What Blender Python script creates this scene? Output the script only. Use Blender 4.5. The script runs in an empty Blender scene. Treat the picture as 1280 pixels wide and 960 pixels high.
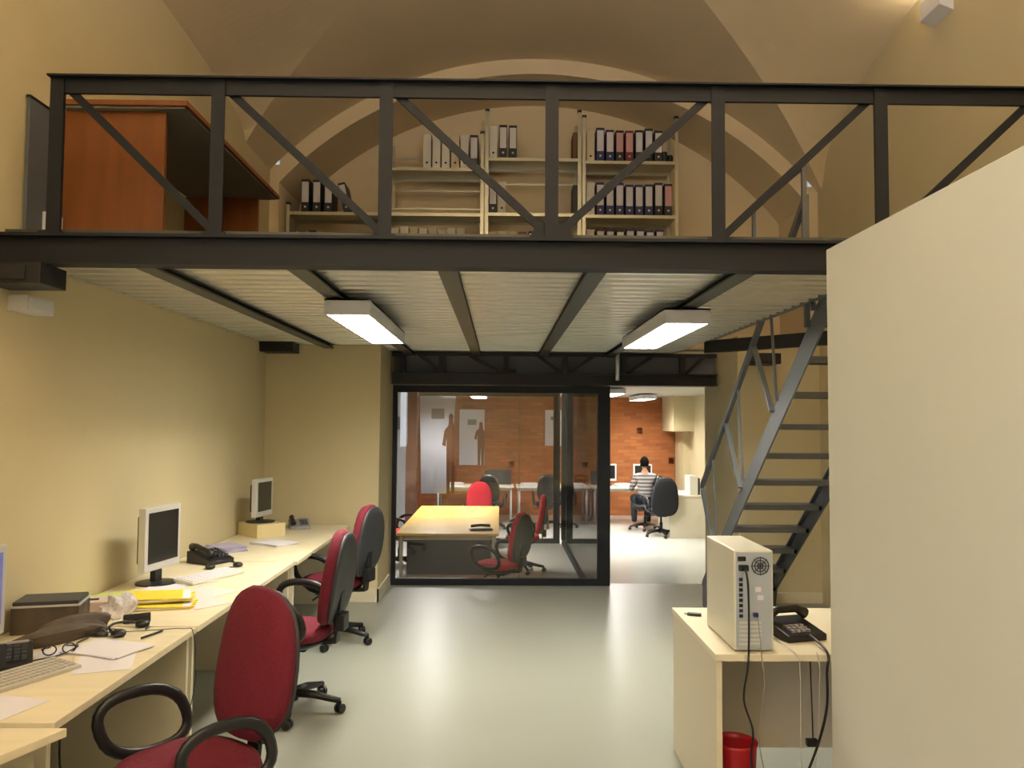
import bpy, bmesh, math, random
from math import sin, cos, pi, sqrt, radians as R
from mathutils import Vector, Matrix
random.seed(7)
S = bpy.context.scene
COL = S.collection

# ------------------------------------------------------------------ camera, light, exposure
CAM_H = 1.7
cam = bpy.data.objects.new('camera', bpy.data.cameras.new('camera'))
COL.objects.link(cam)
cam.data.sensor_width = 36.0
cam.data.lens = 36.0 * 1000 / 1280
cam.matrix_world = (Matrix.Translation((0, 0, CAM_H)) @ Matrix.Rotation(R(-0.86), 4, 'Z')
                    @ Matrix.Rotation(R(90 + 2.8), 4, 'X') @ Matrix.Rotation(R(0.40), 4, 'Z'))
cam.data.clip_start = 0.05
S.camera = cam
S.view_settings.view_transform = 'Standard'
S.view_settings.look = 'None'
S.view_settings.gamma = 1
S.view_settings.use_curve_mapping = False
S.view_settings.exposure = 0.0

W = bpy.data.worlds.new('World'); S.world = W; W.use_nodes = True
W.node_tree.nodes['Background'].inputs[0].default_value = (0.75, 0.85, 1.0, 1)
W.node_tree.nodes['Background'].inputs[1].default_value = 0.6

def area(name, loc, rot, sx, sy, power, col):
    l = bpy.data.lights.new(name, 'AREA'); l.shape = 'RECTANGLE'
    l.size = sx; l.size_y = sy; l.energy = power; l.color = col
    o = bpy.data.objects.new(name, l); COL.objects.link(o)
    o.location = loc; o.rotation_euler = rot
    return o
# lights the partition through an unseen window added in the left wall
area('added_window_light', (-2.2, -1.3, 2.2), (0, R(-90), 0), 2.1, 1.6, 70, (0.88, 0.93, 1.0))
TUBE_POWER = 98; BACK_POWER = 130; FILL_DOWN_POWER = 3; FILL_UP_POWER = 225; WALL_POWER = 5

# ------------------------------------------------------------------ materials
def lin(h):
    if isinstance(h, str):
        c = [int(h[i:i + 2], 16) / 255 for i in (0, 2, 4)]
    else:
        c = h
    return tuple([x / 12.92 if x <= .04045 else ((x + .055) / 1.055) ** 2.4 for x in c]) + (1,)
MATS = {}
def mat(name, col, rough=.5, metal=0., noise=0., nscale=8., bump=0., spec=None, stretch=None, emit=0., coat=0.):
    if name in MATS: return MATS[name]
    m = bpy.data.materials.new(name); m.use_nodes = True
    nt = m.node_tree; b = nt.nodes['Principled BSDF']
    c = lin(col)
    b.inputs['Base Color'].default_value = c
    b.inputs['Roughness'].default_value = rough
    b.inputs['Metallic'].default_value = metal
    if spec is not None: b.inputs['Specular IOR Level'].default_value = spec
    if coat: b.inputs['Coat Weight'].default_value = coat
    if emit:
        b.inputs['Emission Color'].default_value = c
        b.inputs['Emission Strength'].default_value = emit
    if noise or bump:
        tc = nt.nodes.new('ShaderNodeTexCoord'); mp = nt.nodes.new('ShaderNodeMapping')
        if stretch: mp.inputs['Scale'].default_value = stretch
        nz = nt.nodes.new('ShaderNodeTexNoise'); nz.inputs['Scale'].default_value = nscale
        nz.inputs['Detail'].default_value = 5
        nt.links.new(tc.outputs['Object'], mp.inputs[0]); nt.links.new(mp.outputs[0], nz.inputs['Vector'])
        if noise:
            r = nt.nodes.new('ShaderNodeMapRange')
            r.inputs[1].default_value = .3; r.inputs[2].default_value = .7
            r.inputs[3].default_value = 1 - noise; r.inputs[4].default_value = 1 + noise
            nt.links.new(nz.outputs[0], r.inputs[0])
            v = nt.nodes.new('ShaderNodeVectorMath'); v.operation = 'SCALE'
            v.inputs[0].default_value = c[:3]
            nt.links.new(r.outputs[0], v.inputs['Scale']); nt.links.new(v.outputs[0], b.inputs['Base Color'])
        if bump:
            bp = nt.nodes.new('ShaderNodeBump'); bp.inputs['Strength'].default_value = bump
            bp.inputs['Distance'].default_value = .01
            nt.links.new(nz.outputs[0], bp.inputs['Height']); nt.links.new(bp.outputs[0], b.inputs['Normal'])
    MATS[name] = m
    return m
def brick_mat():
    m = bpy.data.materials.new('old_brick'); m.use_nodes = True
    nt = m.node_tree; b = nt.nodes['Principled BSDF']
    tc = nt.nodes.new('ShaderNodeTexCoord'); sp = nt.nodes.new('ShaderNodeSeparateXYZ'); cb = nt.nodes.new('ShaderNodeCombineXYZ')
    nt.links.new(tc.outputs['Object'], sp.inputs[0]); nt.links.new(sp.outputs[0], cb.inputs[0]); nt.links.new(sp.outputs[2], cb.inputs[1])
    bt = nt.nodes.new('ShaderNodeTexBrick'); bt.inputs['Scale'].default_value = 1
    bt.inputs['Brick Width'].default_value = .28; bt.inputs['Row Height'].default_value = .075
    bt.inputs['Mortar Size'].default_value = .008
    bt.inputs['Color1'].default_value = lin('c4743c'); bt.inputs['Color2'].default_value = lin('a85c2e'); bt.inputs['Mortar'].default_value = lin('94704c')
    nt.links.new(cb.outputs[0], bt.inputs['Vector'])
    nz = nt.nodes.new('ShaderNodeTexNoise'); nz.inputs['Scale'].default_value = 1.6; nz.inputs['Detail'].default_value = 6
    nt.links.new(cb.outputs[0], nz.inputs['Vector'])
    mx = nt.nodes.new('ShaderNodeMix'); mx.data_type = 'RGBA'; mx.blend_type = 'MULTIPLY'; mx.inputs[0].default_value = .3
    nt.links.new(bt.outputs[0], mx.inputs[6]); nt.links.new(nz.outputs[0], mx.inputs[7])
    nt.links.new(mx.outputs[2], b.inputs['Base Color'])
    b.inputs['Roughness'].default_value = .85
    return m
def glass_mat(name, tint, f=0.06):
    m = bpy.data.materials.new(name); m.use_nodes = True
    nt = m.node_tree; nt.nodes.remove(nt.nodes['Principled BSDF'])
    out = nt.nodes['Material Output']
    tr = nt.nodes.new('ShaderNodeBsdfTransparent'); tr.inputs[0].default_value = lin(tint)
    gl = nt.nodes.new('ShaderNodeBsdfGlossy'); gl.inputs['Roughness'].default_value = .02
    lw = nt.nodes.new('ShaderNodeFresnel'); lw.inputs[0].default_value = 1.5
    mx = nt.nodes.new('ShaderNodeMixShader')
    nt.links.new(lw.outputs[0], mx.inputs[0]); nt.links.new(tr.outputs[0], mx.inputs[1]); nt.links.new(gl.outputs[0], mx.inputs[2])
    nt.links.new(mx.outputs[0], out.inputs[0])
    return m
PAINT = mat('cream_paint', 'cbbd98', .8, noise=.03, nscale=1.5)
PAINT2 = mat('vault_paint', 'd8c6a6', .85, noise=.04, nscale=1.2)
PARTW = mat('pale_partition_paint', 'cdcfc6', .7, noise=.02, nscale=1.0)
FLOORM = mat('grey_resin_floor', '8f9188', .33, noise=.035, nscale=.9, spec=.55)
BACKFL = mat('pale_tile_floor', 'bcbdb4', .2, noise=.04, nscale=1.1)
STEEL = mat('anthracite_steel', '15181f', .55, spec=.3, noise=.08, nscale=6)
STEELD = mat('dark_steel', '1f1f22', .5, metal=.2)
STAIRM = mat('grey_painted_steel', '6a6d72', .45, metal=.35, noise=.06, nscale=7)
GALV = mat('galvanised_sheet', 'd4d6d2', .30, metal=.6, noise=.03, nscale=14)
JOIST = mat('grey_joist_paint', '4a4b46', .5, metal=.3)
GREYP = mat('grey_panel', '4c4f57', .6)
WHITEM = mat('white_enamel', 'd6d5da', .4)
LOUV = mat('louvre_aluminium', 'cfcfca', .4, metal=.2)
TUBE = mat('lit_tube', (1, .97, .88), .5, emit=5)
DESKT = mat('beech_laminate', 'e0d4b6', .38, noise=.05, nscale=3, stretch=(1, 8, 8))
DESKP = mat('cream_laminate', 'cdc5ae', .5)
DESKW = mat('pale_desk_laminate', 'd8cfb6', .42)
OAK = mat('brown_oak_veneer', '7d471c', .45, noise=.16, nscale=2.2, stretch=(6, 6, .6))
OAKD = mat('dark_underside_board', '8d8c84', .7)
YTAB = mat('yellow_pine_top', 'dfb654', .35, noise=.06, nscale=3, stretch=(1, 6, 1))
RED = mat('red_fabric', '661026', .9, noise=.10, nscale=60, bump=.3)
REDB = mat('bright_red_fabric', 'b5182c', .9, noise=.08, nscale=60)
BLACKP = mat('black_plastic', '17171a', .4)
DGREY = mat('dark_grey_shell', '34363b', .5)
PUTTY = mat('putty_plastic', 'cfcabb', .45)
SILVER = mat('silver_plastic', 'c0bfbe', .4)
SCREEN = mat('screen_black', '20201f', .18)
SCREENB = mat('screen_lit', (.42, .45, .72), .3, emit=.25)
PAPER = mat('white_paper', 'dcd8df', .8)
PAPERP = mat('pinkish_paper', 'e4c7c4', .8)
YELLOW = mat('yellow_card', 'dfc93a', .7)
GREENY = mat('lime_card', 'b7cf5a', .7)
BROWNC = mat('brown_leather', '4d4134', .7, noise=.2, nscale=14, bump=.5)
BUNDLE = mat('crumpled_plastic', 'c4bfc4', .35, noise=.3, nscale=30)
METALW = mat('zinc_shelf', 'bab7a4', .3, metal=.55)
BINW = mat('white_card_cover', 'cfcbc2', .7)
BINC = mat('cream_card_cover', 'c9bb9e', .7)
BINB = mat('navy_cover', '23245a', .5)
BINK = mat('black_cover', '1c1b20', .5)
BINR = mat('maroon_cover', '6a2538', .5)
LABEL = mat('label_paper', 'cdcbd2', .7)
LABELP = mat('pink_label_paper', 'c99a9c', .7)
HOLE = mat('dark_hole', '17110c', .9)
CARD = mat('brown_cardboard', '6b5236', .85, noise=.08)
TOWERM = mat('pc_case_white', 'd5d2c2', .4)
TOWERB = mat('pc_back_metal', 'b4bcc8', .35, metal=.45)
BINRED = mat('red_bin_plastic', 'a81622', .35)
HAIR = mat('dark_hair', '120d0b', .95, spec=.1)
SKIN = mat('skin', 'b98a6c', .6)
SHIRT = None
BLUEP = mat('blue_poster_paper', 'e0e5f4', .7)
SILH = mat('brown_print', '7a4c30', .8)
GREYPR = mat('grey_print', '8d8788', .8)
BRICK = brick_mat()
GLASS = glass_mat('clear_glass', 'f4f4f4')
def stripe_mat():
    m = bpy.data.materials.new('striped_jersey'); m.use_nodes = True
    nt = m.node_tree; b = nt.nodes['Principled BSDF']; b.inputs['Roughness'].default_value = .9
    tc = nt.nodes.new('ShaderNodeTexCoord'); wv = nt.nodes.new('ShaderNodeTexWave'); wv.bands_direction = 'Z'
    wv.inputs['Scale'].default_value = 4.5
    cr = nt.nodes.new('ShaderNodeValToRGB'); cr.color_ramp.elements[0].color = lin('5a5450'); cr.color_ramp.elements[1].color = lin('a09a96')
    cr.color_ramp.elements[0].position = .45; cr.color_ramp.elements[1].position = .55
    nt.links.new(tc.outputs['Object'], wv.inputs[0]); nt.links.new(wv.outputs[0], cr.inputs[0]); nt.links.new(cr.outputs[0], b.inputs['Base Color'])
    return m
SHIRT = stripe_mat()

# ------------------------------------------------------------------ mesh helpers
class MB:
    def __init__(s): s.bm = bmesh.new()
    def box(s, x0, x1, y0, y1, z0, z1, M=None):
        pts = [(x0, y0, z0), (x1, y0, z0), (x1, y1, z0), (x0, y1, z0), (x0, y0, z1), (x1, y0, z1), (x1, y1, z1), (x0, y1, z1)]
        v = [s.bm.verts.new(M @ Vector(p) if M else p) for p in pts]
        for f in ((3, 2, 1, 0), (4, 5, 6, 7), (0, 1, 5, 4), (1, 2, 6, 5), (2, 3, 7, 6), (3, 0, 4, 7)):
            s.bm.faces.new([v[i] for i in f])
        return s
    def bar(s, a, b, w, h, up=(0, 0, 1)):
        a = Vector(a); b = Vector(b); d = (b - a); L = d.length; d.normalize()
        u = Vector(up)
        if abs(d.dot(u)) > .98: u = Vector((0, 1, 0))
        sd = d.cross(u).normalized(); u = sd.cross(d).normalized()
        pts = []
        for p in (a, b):
            for i, j in ((-1, -1), (1, -1), (1, 1), (-1, 1)):
                pts.append(s.bm.verts.new(p + sd * (i * w / 2) + u * (j * h / 2)))
        for f in ((3, 2, 1, 0), (4, 5, 6, 7), (0, 1, 5, 4), (1, 2, 6, 5), (2, 3, 7, 6), (3, 0, 4, 7)):
            s.bm.faces.new([pts[i] for i in f])
        return s
    def tube(s, pts, r, n=8, closed=False, flat=1.):
        P = [Vector(p) for p in pts]; N = len(P); rings = []
        prev = None
        for i in range(N):
            if closed: t = P[(i + 1) % N] - P[i - 1]
            else: t = P[min(i + 1, N - 1)] - P[max(i - 1, 0)]
            t.normalize()
            if prev is None:
                u = Vector((0, 0, 1)) if abs(t.z) < .9 else Vector((1, 0, 0))
            else: u = prev
            sd = t.cross(u).normalized(); u = sd.cross(t).normalized(); prev = u
            rr = r[i] if isinstance(r, (list, tuple)) else r
            rings.append([s.bm.verts.new(P[i] + sd * cos(2 * pi * k / n) * rr * flat + u * sin(2 * pi * k / n) * rr) for k in range(n)])
        m = N if closed else N - 1
        for i in range(m):
            A = rings[i]; B = rings[(i + 1) % N]
            for k in range(n):
                s.bm.faces.new((A[k], A[(k + 1) % n], B[(k + 1) % n], B[k]))
        if not closed:
            s.bm.faces.new(rings[0][::-1]); s.bm.faces.new(rings[-1])
        return s
    def lathe(s, prof, c=(0, 0), n=20, M=None):
        rings = []
        for r, z in prof:
            ring = []
            for k in range(n):
                p = Vector((c[0] + r * cos(2 * pi * k / n), c[1] + r * sin(2 * pi * k / n), z))
                ring.append(s.bm.verts.new(M @ p if M else p))
            rings.append(ring)
        for a, b in zip(rings, rings[1:]):
            for k in range(n): s.bm.faces.new((a[k], a[(k + 1) % n], b[(k + 1) % n], b[k]))
        s.bm.faces.new(rings[0][::-1]); s.bm.faces.new(rings[-1])
        return s
    def prism(s, poly, axis, a, b, M=None):
        def P(u, v, w):
            p = {'x': (w, u, v), 'y': (u, w, v), 'z': (u, v, w)}[axis]
            return M @ Vector(p) if M else p
        A = [s.bm.verts.new(P(u, v, a)) for u, v in poly]; B = [s.bm.verts.new(P(u, v, b)) for u, v in poly]
        s.bm.faces.new(A[::-1]); s.bm.faces.new(B)
        n = len(poly)
        for i in range(n): s.bm.faces.new((A[i], A[(i + 1) % n], B[(i + 1) % n], B[i]))
        return s
    def grid(s, rows):
        V = [[s.bm.verts.new(p) for p in r] for r in rows]
        for a, b in zip(V, V[1:]):
            for i in range(len(a) - 1):
                try: s.bm.faces.new((a[i], a[i + 1], b[i + 1], b[i]))
                except ValueError: pass
        return s
    def build(s, name, m, parent=None, bevel=0., seg=2, smooth=False, sub=0):
        bm = s.bm
        bmesh.ops.remove_doubles(bm, verts=bm.verts, dist=1e-5)
        bmesh.ops.recalc_face_normals(bm, faces=bm.faces)
        if bevel:
            bmesh.ops.bevel(bm, geom=[e for e in bm.edges if len(e.link_faces) == 2 and e.calc_face_angle(0) > .5], offset=bevel,
                            segments=seg, affect='EDGES', profile=.6, clamp_overlap=True)
        me = bpy.data.meshes.new(name); bm.to_mesh(me); bm.free()
        if smooth:
            for p in me.polygons: p.use_smooth = True
        o = bpy.data.objects.new(name, me); COL.objects.link(o)
        me.materials.append(m)
        if sub:
            mo = o.modifiers.new('s', 'SUBSURF'); mo.levels = sub; mo.render_levels = sub
        if parent: o.parent = parent
        return o
def thing(name, label, cat, loc=(0, 0, 0), rz=0, group=None):
    o = bpy.data.objects.new(name, None); COL.objects.link(o); o.empty_display_size = .1
    o.location = loc; o.rotation_euler = (0, 0, rz)
    o['label'] = label; o['category'] = cat
    if group: o['group'] = group
    return o
def tag(o, label, cat, group=None):
    o['label'] = label; o['category'] = cat
    if group: o['group'] = group
    return o
def struct(o): o['kind'] = 'structure'; return o
def dup(root, loc, rz, label, group=None):
    r = root.copy(); COL.objects.link(r); r.location = loc; r.rotation_euler = (0, 0, rz); r['label'] = label
    if group: r['group'] = group
    elif 'group' in r: pass
    for ch in list(root.children):
        c = ch.copy(); COL.objects.link(c); c.parent = r
        for g in list(ch.children):
            d = g.copy(); COL.objects.link(d); d.parent = c
    return r
def placed(bmb, name, m, loc, rz=0, **k):          # single-mesh thing with its own origin
    o = bmb.build(name, m, **k); o.location = loc; o.rotation_euler = (0, 0, rz); return o

# ------------------------------------------------------------------ the shell
XL, XR, XC = -2.25, 3.1, .35
YP, YE = 7.7, 8.6            # pier face, floor edge
LOW = -.35                   # lower back room floor
YF = -2.8                    # wall behind the camera
struct(MB().box(XL - .3, XR + .3, YF - .3, YE, -.1, 0).build('floor', FLOORM))
struct(MB().box(-4.2, 4.3, YE, 18.4, LOW - .1, LOW).build('floor_back', BACKFL))
struct(MB().box(-4.2, 4.3, YE - .02, YE + .005, LOW, -.005).build('trim_1', DESKP))

RO, RI, ZC = 3.55, 3.40, 1.73
def zout(x): return ZC + sqrt(max(RO * RO - (x - XC) ** 2, 0))
def zin(x): return ZC + sqrt(max(RI * RI - (x - XC) ** 2, 0))
def half(mb, yc, yl, yr, yend, zl=4.48, zr=4.95):
    N = 28
    za = zout(XC)
    # groins as functions of x
    def gy(x):
        if x < XC: t = (XC - x) / (XC - XL); return yc + (yl - yc) * t ** .92
        t = (x - XC) / (XR - XC); return yc + (yr - yc) * t ** .85
    xs = [XL + (XR - XL) * i / (2 * N) for i in range(2 * N + 1)]
    rows = []
    for j in range(9):
        rows.append([(x, gy(x) + (yend - gy(x)) * j / 8, zout(x)) for x in xs])
    mb.grid(rows)
    for side in (0, 1):
        xw, yw, zap = (XL, yl, zl) if side == 0 else (XR, yr, zr)
        zcn = zout(xw); rows = []
        for i in range(N + 1):
            x = XC + (xw - XC) * i / N
            y = gy(x); t = (y - yc) / (yw - yc)
            zw = zcn + (zap - zcn) * sqrt(max(1 - t * t, 0)); zg = zout(x)
            row = []
            for k in range(9):
                s_ = k / 8
                row.append((x + (xw - x) * s_, y, zg + (zw - zg) * (1 - cos(s_ * pi / 2)) if False else zg + (zw - zg) * s_))
            rows.append(row)
        mb.grid(rows)
def wall_top(side, Y):
    z = None
    for yc, a, b in BAYS:
        lo, hi = (a[0], b[0]) if side == 0 else (a[1], b[1])
        xw = XL if side == 0 else XR; zap = 4.48 if side == 0 else 4.95
        if lo <= Y <= hi:
            t = (Y - yc) / ((hi - yc) if Y > yc else (lo - yc))
            return zout(xw) + (zap - zout(xw)) * sqrt(max(1 - t * t, 0))
    return zout(XL if side == 0 else XR)
BAYS = [(4.66, (2.1, 2.1), (6.95, 7.6)), (-.4, (-2.6, -2.6), (2.0, 2.0))]
mb = MB()
half(mb, 4.66, 6.95, 7.6, YP); half(mb, 4.66, 2.1, 2.1, 2.05)
half(mb, -.4, 2.0, 2.0, 2.05); half(mb, -.4, -2.6, -2.6, YF)
struct(mb.build('ceiling', PAINT2, smooth=False))
for side, xw, nm, out in ((0, XL, 'wall_left', -.3), (1, XR, 'wall_right', .3)):
    ys = [YF + (YP - YF) * i / 140 for i in range(141)]
    m_ = MB()
    poly = [(y, wall_top(side, y) + .15) for y in ys]
    pl = [(YF, 0)] + poly + [(YP, 0)]
    # quads column by column keeps the outline clean
    bm = m_.bm
    for xx in (xw, xw + out):
        if side:
            m_.grid([[(xx, y, 0) for y in ys], [(xx, y, z) for (y, z) in poly]])
            continue
        # unseen window opening, added behind the camera to light the partition
        ya, yb = -2.15, -.45
        A = [q for q in poly if q[0] < ya] + [(ya, wall_top(0, ya) + .15)]; B = [(ya, wall_top(0, ya) + .15)] + [q for q in poly if ya < q[0] < yb] + [(yb, wall_top(0, yb) + .15)]
        D = [(yb, wall_top(0, yb) + .15)] + [q for q in poly if q[0] > yb]
        for part in (A, D): m_.grid([[(xx, y, 0) for y, z in part], [(xx, y, z) for y, z in part]])
        m_.grid([[(xx, y, 3.3) for y, z in B], [(xx, y, z) for y, z in B]]); m_.grid([[(xx, y, 0) for y, z in B], [(xx, y, 1.1) for y, z in B]])
    struct(m_.build(nm, PAINT))
struct(MB().box(XL, XR, YF - .3, YF, 0, 5.4).build('wall_front', PAINT))
struct(MB().box(XL - .12, XL - .06, -2.15, -.45, 1.1, 1.17).box(XL - .12, XL - .06, -2.15, -.45, 3.23, 3.3).box(XL - .12, XL - .06, -2.15, -2.08, 1.17, 3.23)
       .box(XL - .12, XL - .06, -.52, -.45, 1.17, 3.23).box(XL - .12, XL - .06, -1.33, -1.27, 1.17, 3.23).build('added_window_1', WHITEM))  # frame of the added window
# upper recess: arched ring, soffit, lunette
m_ = MB(); N = 60
xa, xb = XL + .09, XR - .1
xs = [xa + (xb - xa) * i / N for i in range(N + 1)]
m_.grid([[(x, YP, zout(x) + .002) for x in xs], [(x, YP, zin(x)) for x in xs]])
m_.grid([[(x, YP, zin(x)) for x in xs], [(x, 8.5, zin(x)) for x in xs]])
for x0, x1, zz in ((XL, xa, zout(XL) + .05), (xb, XR, zout(XR) + .1)):
    m_.box(x0, x1, YP, 8.5, 2.5, min(zz, zout((x0 + x1) / 2)))
struct(m_.build('trim_2', PAINT2))
m_ = MB()
m_.grid([[(x, 8.5, 2.5) for x in xs], [(x, 8.5, zin(x)) for x in xs]])
m_.grid([[(x, 8.6, 2.5) for x in xs], [(x, 8.6, zin(x)) for x in xs]])
struct(m_.build('wall_lunette', PAINT2))
# piers downstairs
struct(MB().box(XL - .3, -1.15, YP, 8.6, 0, 2.44).box(XL - .3, -1.15, 8.6, 8.95, LOW, 2.44).build('wall_back_left', PAINT))
struct(MB().box(2.3, XR + .3, YP, 8.6, 0, 2.56).box(2.3, XR + .3, 8.6, 8.95, LOW, 2.56).build('wall_back_right', PAINT))
struct(MB().box(-1.15, -1.135, YP - .02, 8.45, 0, .12).box(-1.42, -1.135, YP - .02, YP, 0, .12).build('baseboard_left', DESKW))
struct(MB().box(2.28, 2.3, YP, 8.6, 0, .1).box(2.28, XR, YP - .015, YP, 0, .1).build('baseboard_right', DESKW))
# lower back room
struct(MB().box(-4.2, XL - .3, 8.62, 8.95, LOW, 2.3).build('wall_inner_left', PAINT))
struct(MB().box(XR + .3, 4.3, 8.62, 8.95, LOW, 2.3).build('wall_inner_right', PAINT))
struct(MB().box(-4.3, -4.2, 8.6, 18.4, LOW, 2.3).build('wall_far_left', PARTW))
struct(MB().box(4.1, 4.3, 8.6, 18.4, LOW, 2.3).build('wall_far_right', PAINT))
m_ = MB()
n = 90
for i in range(n):            # ribbed sheet ceiling of the lower room
    y0 = 8.7 + i * .105
    m_.grid([[(-4.2, y0, 2.30), (4.1, y0, 2.30)], [(-4.2, y0 + .06, 2.30), (4.1, y0 + .06, 2.30)], [(-4.2, y0 + .075, 2.33), (4.1, y0 + .075, 2.33)],
             [(-4.2, y0 + .09, 2.33), (4.1, y0 + .09, 2.33)], [(-4.2, y0 + .105, 2.30), (4.1, y0 + .105, 2.30)]])
m_.box(-4.2, 4.1, 8.6, 18.2, 2.345, 2.5)
struct(m_.build('ceiling_back', GALV))
# brick wall with putlog holes (recessed)
holes = [(3.15, 1.55), (3.87, .88), (2.42, 1.55), (2.44, .76), (.27, 1.58), (.27, .78), (-1.6, 1.58), (-1.6, .78)]
hs = .13
X = sorted({-4.2, 3.95} | {h[0] - hs / 2 for h in holes} | {min(h[0] + hs / 2, 3.95) for h in holes})
Z = sorted({LOW, 2.3} | {h[1] - hs / 2 for h in holes} | {h[1] + hs / 2 for h in holes})
m_ = MB()
for x0, x1 in zip(X, X[1:]):
    for z0, z1 in zip(Z, Z[1:]):
        cx, cz = (x0 + x1) / 2, (z0 + z1) / 2
        if any(abs(cx - h[0]) < hs / 2 and abs(cz - h[1]) < hs / 2 for h in holes):
            m_.box(x0, x1, 18.15, 18.2, z0, z1)
            m_.grid([[(x0, 18, z0), (x0, 18, z1)], [(x0, 18.15, z0), (x0, 18.15, z1)]]); m_.grid([[(x1, 18, z0), (x1, 18, z1)], [(x1, 18.15, z0), (x1, 18.15, z1)]])
            m_.grid([[(x0, 18, z0), (x1, 18, z0)], [(x0, 18.15, z0), (x1, 18.15, z0)]]); m_.grid([[(x0, 18, z1), (x1, 18, z1)], [(x0, 18.15, z1), (x1, 18.15, z1)]])
        else:
            m_.grid([[(x0, 18, z0), (x1, 18, z0)], [(x0, 18, z1), (x1, 18, z1)]])
m_.grid([[(-4.2, 18.4, LOW), (4.1, 18.4, LOW)], [(-4.2, 18.4, 2.3), (4.1, 18.4, 2.3)]])
struct(m_.build('wall_far_back', BRICK))
struct(MB().box(3.66, 4.1, 16.8, 17.98, 1.55, 2.3).box(3.95, 4.1, 17.2, 17.98, LOW, 1.55).build('trim_3', PAINT))
# brown brick pillar seen at the left through the glass
struct(MB().box(-1.62, -1.44, 13.9, 14.1, LOW, 2.3).build('trim_4', mat('brown_post_paint', '5a3a28', .7)))

# tall free-standing partition at the right
struct(MB().box(1.345, 1.46, -1.2, 3.26, 0, 2.425).build('wall_partition', PARTW, bevel=.004))

# ------------------------------------------------------------------ mezzanine
YT = 3.55; SX = 1.85
mz = thing('mezzanine_platform', 'steel mezzanine deck with ribbed metal underside spanning the vaulted room', 'mezzanine', (0, YT, 2.46))
def rel(mb, ox=0, oy=YT, oz=2.46):
    bmesh.ops.translate(mb.bm, verts=mb.bm.verts, vec=(-ox, -oy, -oz)); return mb
m_ = MB(); y = YT + .08
while y < 8.4:
    p = .14
    pr = [(0, 2.445), (.05, 2.445), (.066, 2.488), (.124, 2.488), (p, 2.445)]
    m_.grid([[(XL + .01, y + a, z), (SX, y + a, z)] for a, z in pr])
    y += p
rel(m_).build('ribbed_sheet', GALV, mz)
rel(MB().box(XL + .01, SX, YT + .06, 8.49, 2.490, 2.56)).build('deck_slab', JOIST, mz)
for jx in (-1.65, -.95, -.25, .45, 1.15):
    rel(MB().box(jx - .045, jx + .045, YT + .06, 8.4, 2.405, 2.415).box(jx - .004, jx + .004, YT + .06, 8.4, 2.415, 2.445)
        .box(jx - .045, jx + .045, YT + .06, 8.4, 2.437, 2.4445)).build('joist', JOIST, mz)
rel(MB().box(XL + .003, 2.9, YT - .05, YT + .05, 2.508, 2.522).box(XL + .003, 2.9, YT - .012, YT + .012, 2.40, 2.508).box(XL + .003, 2.9, YT - .05, YT + .05, 2.385, 2.40)
    ).build('front_beam', STEEL, mz)
rel(MB().box(SX, SX + .06, YT + .05, 7.2, 2.45, 2.56)).build('edge_channel', STAIRM, mz)
rel(MB().bar((SX + .02, 7.2, 2.40), (3.05, 5.9, 2.40), .08, .11)).build('trimmer_beam', STEELD, mz)
for x0, x1, y0, y1, z0, z1 in ((XL + .003, -1.99, YT - .09, YT + .12, 2.29, 2.383), (-2.24, -1.93, 7.45, 7.69, 2.35, 2.443), (2.38, 2.62, 7.4, 7.69, 2.27, 2.37)):
    rel(MB().box(x0, x1, y0, y1, z0, z1).box(x0 + .02, x1 - .06, y0 - .012, y0, z0 + .015, z1 - .015)).build('support_bracket', STEELD, mz, bevel=.004)

# railing truss
ZR = 3.235
tr = thing('truss_railing', 'anthracite steel truss railing along the mezzanine front edge', 'railing', (0, YT, 2.522))
rt = lambda mb: rel(mb, 0, YT, 2.522)
PX = [-1.985, -1.27, -.52, .225, .975, 1.715, 2.46]
rt(MB().box(-2.02, 2.9, YT - .045, YT + .045, ZR - .008, ZR).box(-2.0, 2.9, YT - .012, YT + .004, ZR - .075, ZR - .008)
   ).build('top_rail', STEEL, tr)
for px in PX:
    rt(MB().box(px - .03, px + .03, YT - .02, YT - .012, 2.522, ZR - .008).box(px - .005, px + .005, YT - .012, YT + .045, 2.522, ZR - .008)
       .box(px - .05, px + .05, YT - .045, YT + .045, 2.522, 2.53)).build('post', STEEL, tr)
for i in range(6):
    a, b = PX[i], PX[i + 1]
    if i < 3: p, q = (a + .04, YT + .01, ZR - .05), (b - .02, YT + .01, 2.55)
    else: p, q = (b - .04, YT + .01, ZR - .05), (a + .03, YT + .01, 2.55)
    rt(MB().bar(p, q, .012, .036).bar((p[0], p[1] + .014, p[2]), (q[0], q[1] + .014, q[2]), .03, .006)).build('diagonal', STEEL, tr)
rt(MB().prism([(PX[3] - .1, 2.53), (PX[3] + .1, 2.53), (PX[3] + .06, 2.60), (PX[3] - .06, 2.60)], 'y', YT - .006, YT + .002)).build('gusset_plate', STEEL, tr)

# truss girder under the back of the deck
tg = thing('truss_girder', 'dark steel truss girder above the glass meeting room', 'girder', (0, 8.4, 2.1))
rg = lambda mb: rel(mb, 0, 8.4, 2.1)
rg(MB().box(-1.13, 2.28, 8.34, 8.46, 2.10, 2.115).box(-1.13, 2.28, 8.39, 8.41, 2.115, 2.21).box(-1.13, 2.28, 8.34, 8.46, 2.21, 2.225)).build('bottom_chord', STEELD, tg)
rg(MB().box(-1.13, 2.28, 8.36, 8.44, 2.405, 2.44)).build('top_chord', STEELD, tg)
rg(MB().box(-1.13, 2.28, 8.50, 8.56, 2.10, 2.44)).build('backing_panel', mat('slate_panel', '6c6f79', .6), tg)
for i, gx in enumerate((-1.02, .06, .68, 1.3, 1.92)):
    rg(MB().box(gx - .025, gx + .025, 8.37, 8.43, 2.225, 2.405)).build('post', STEELD, tg)
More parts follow.
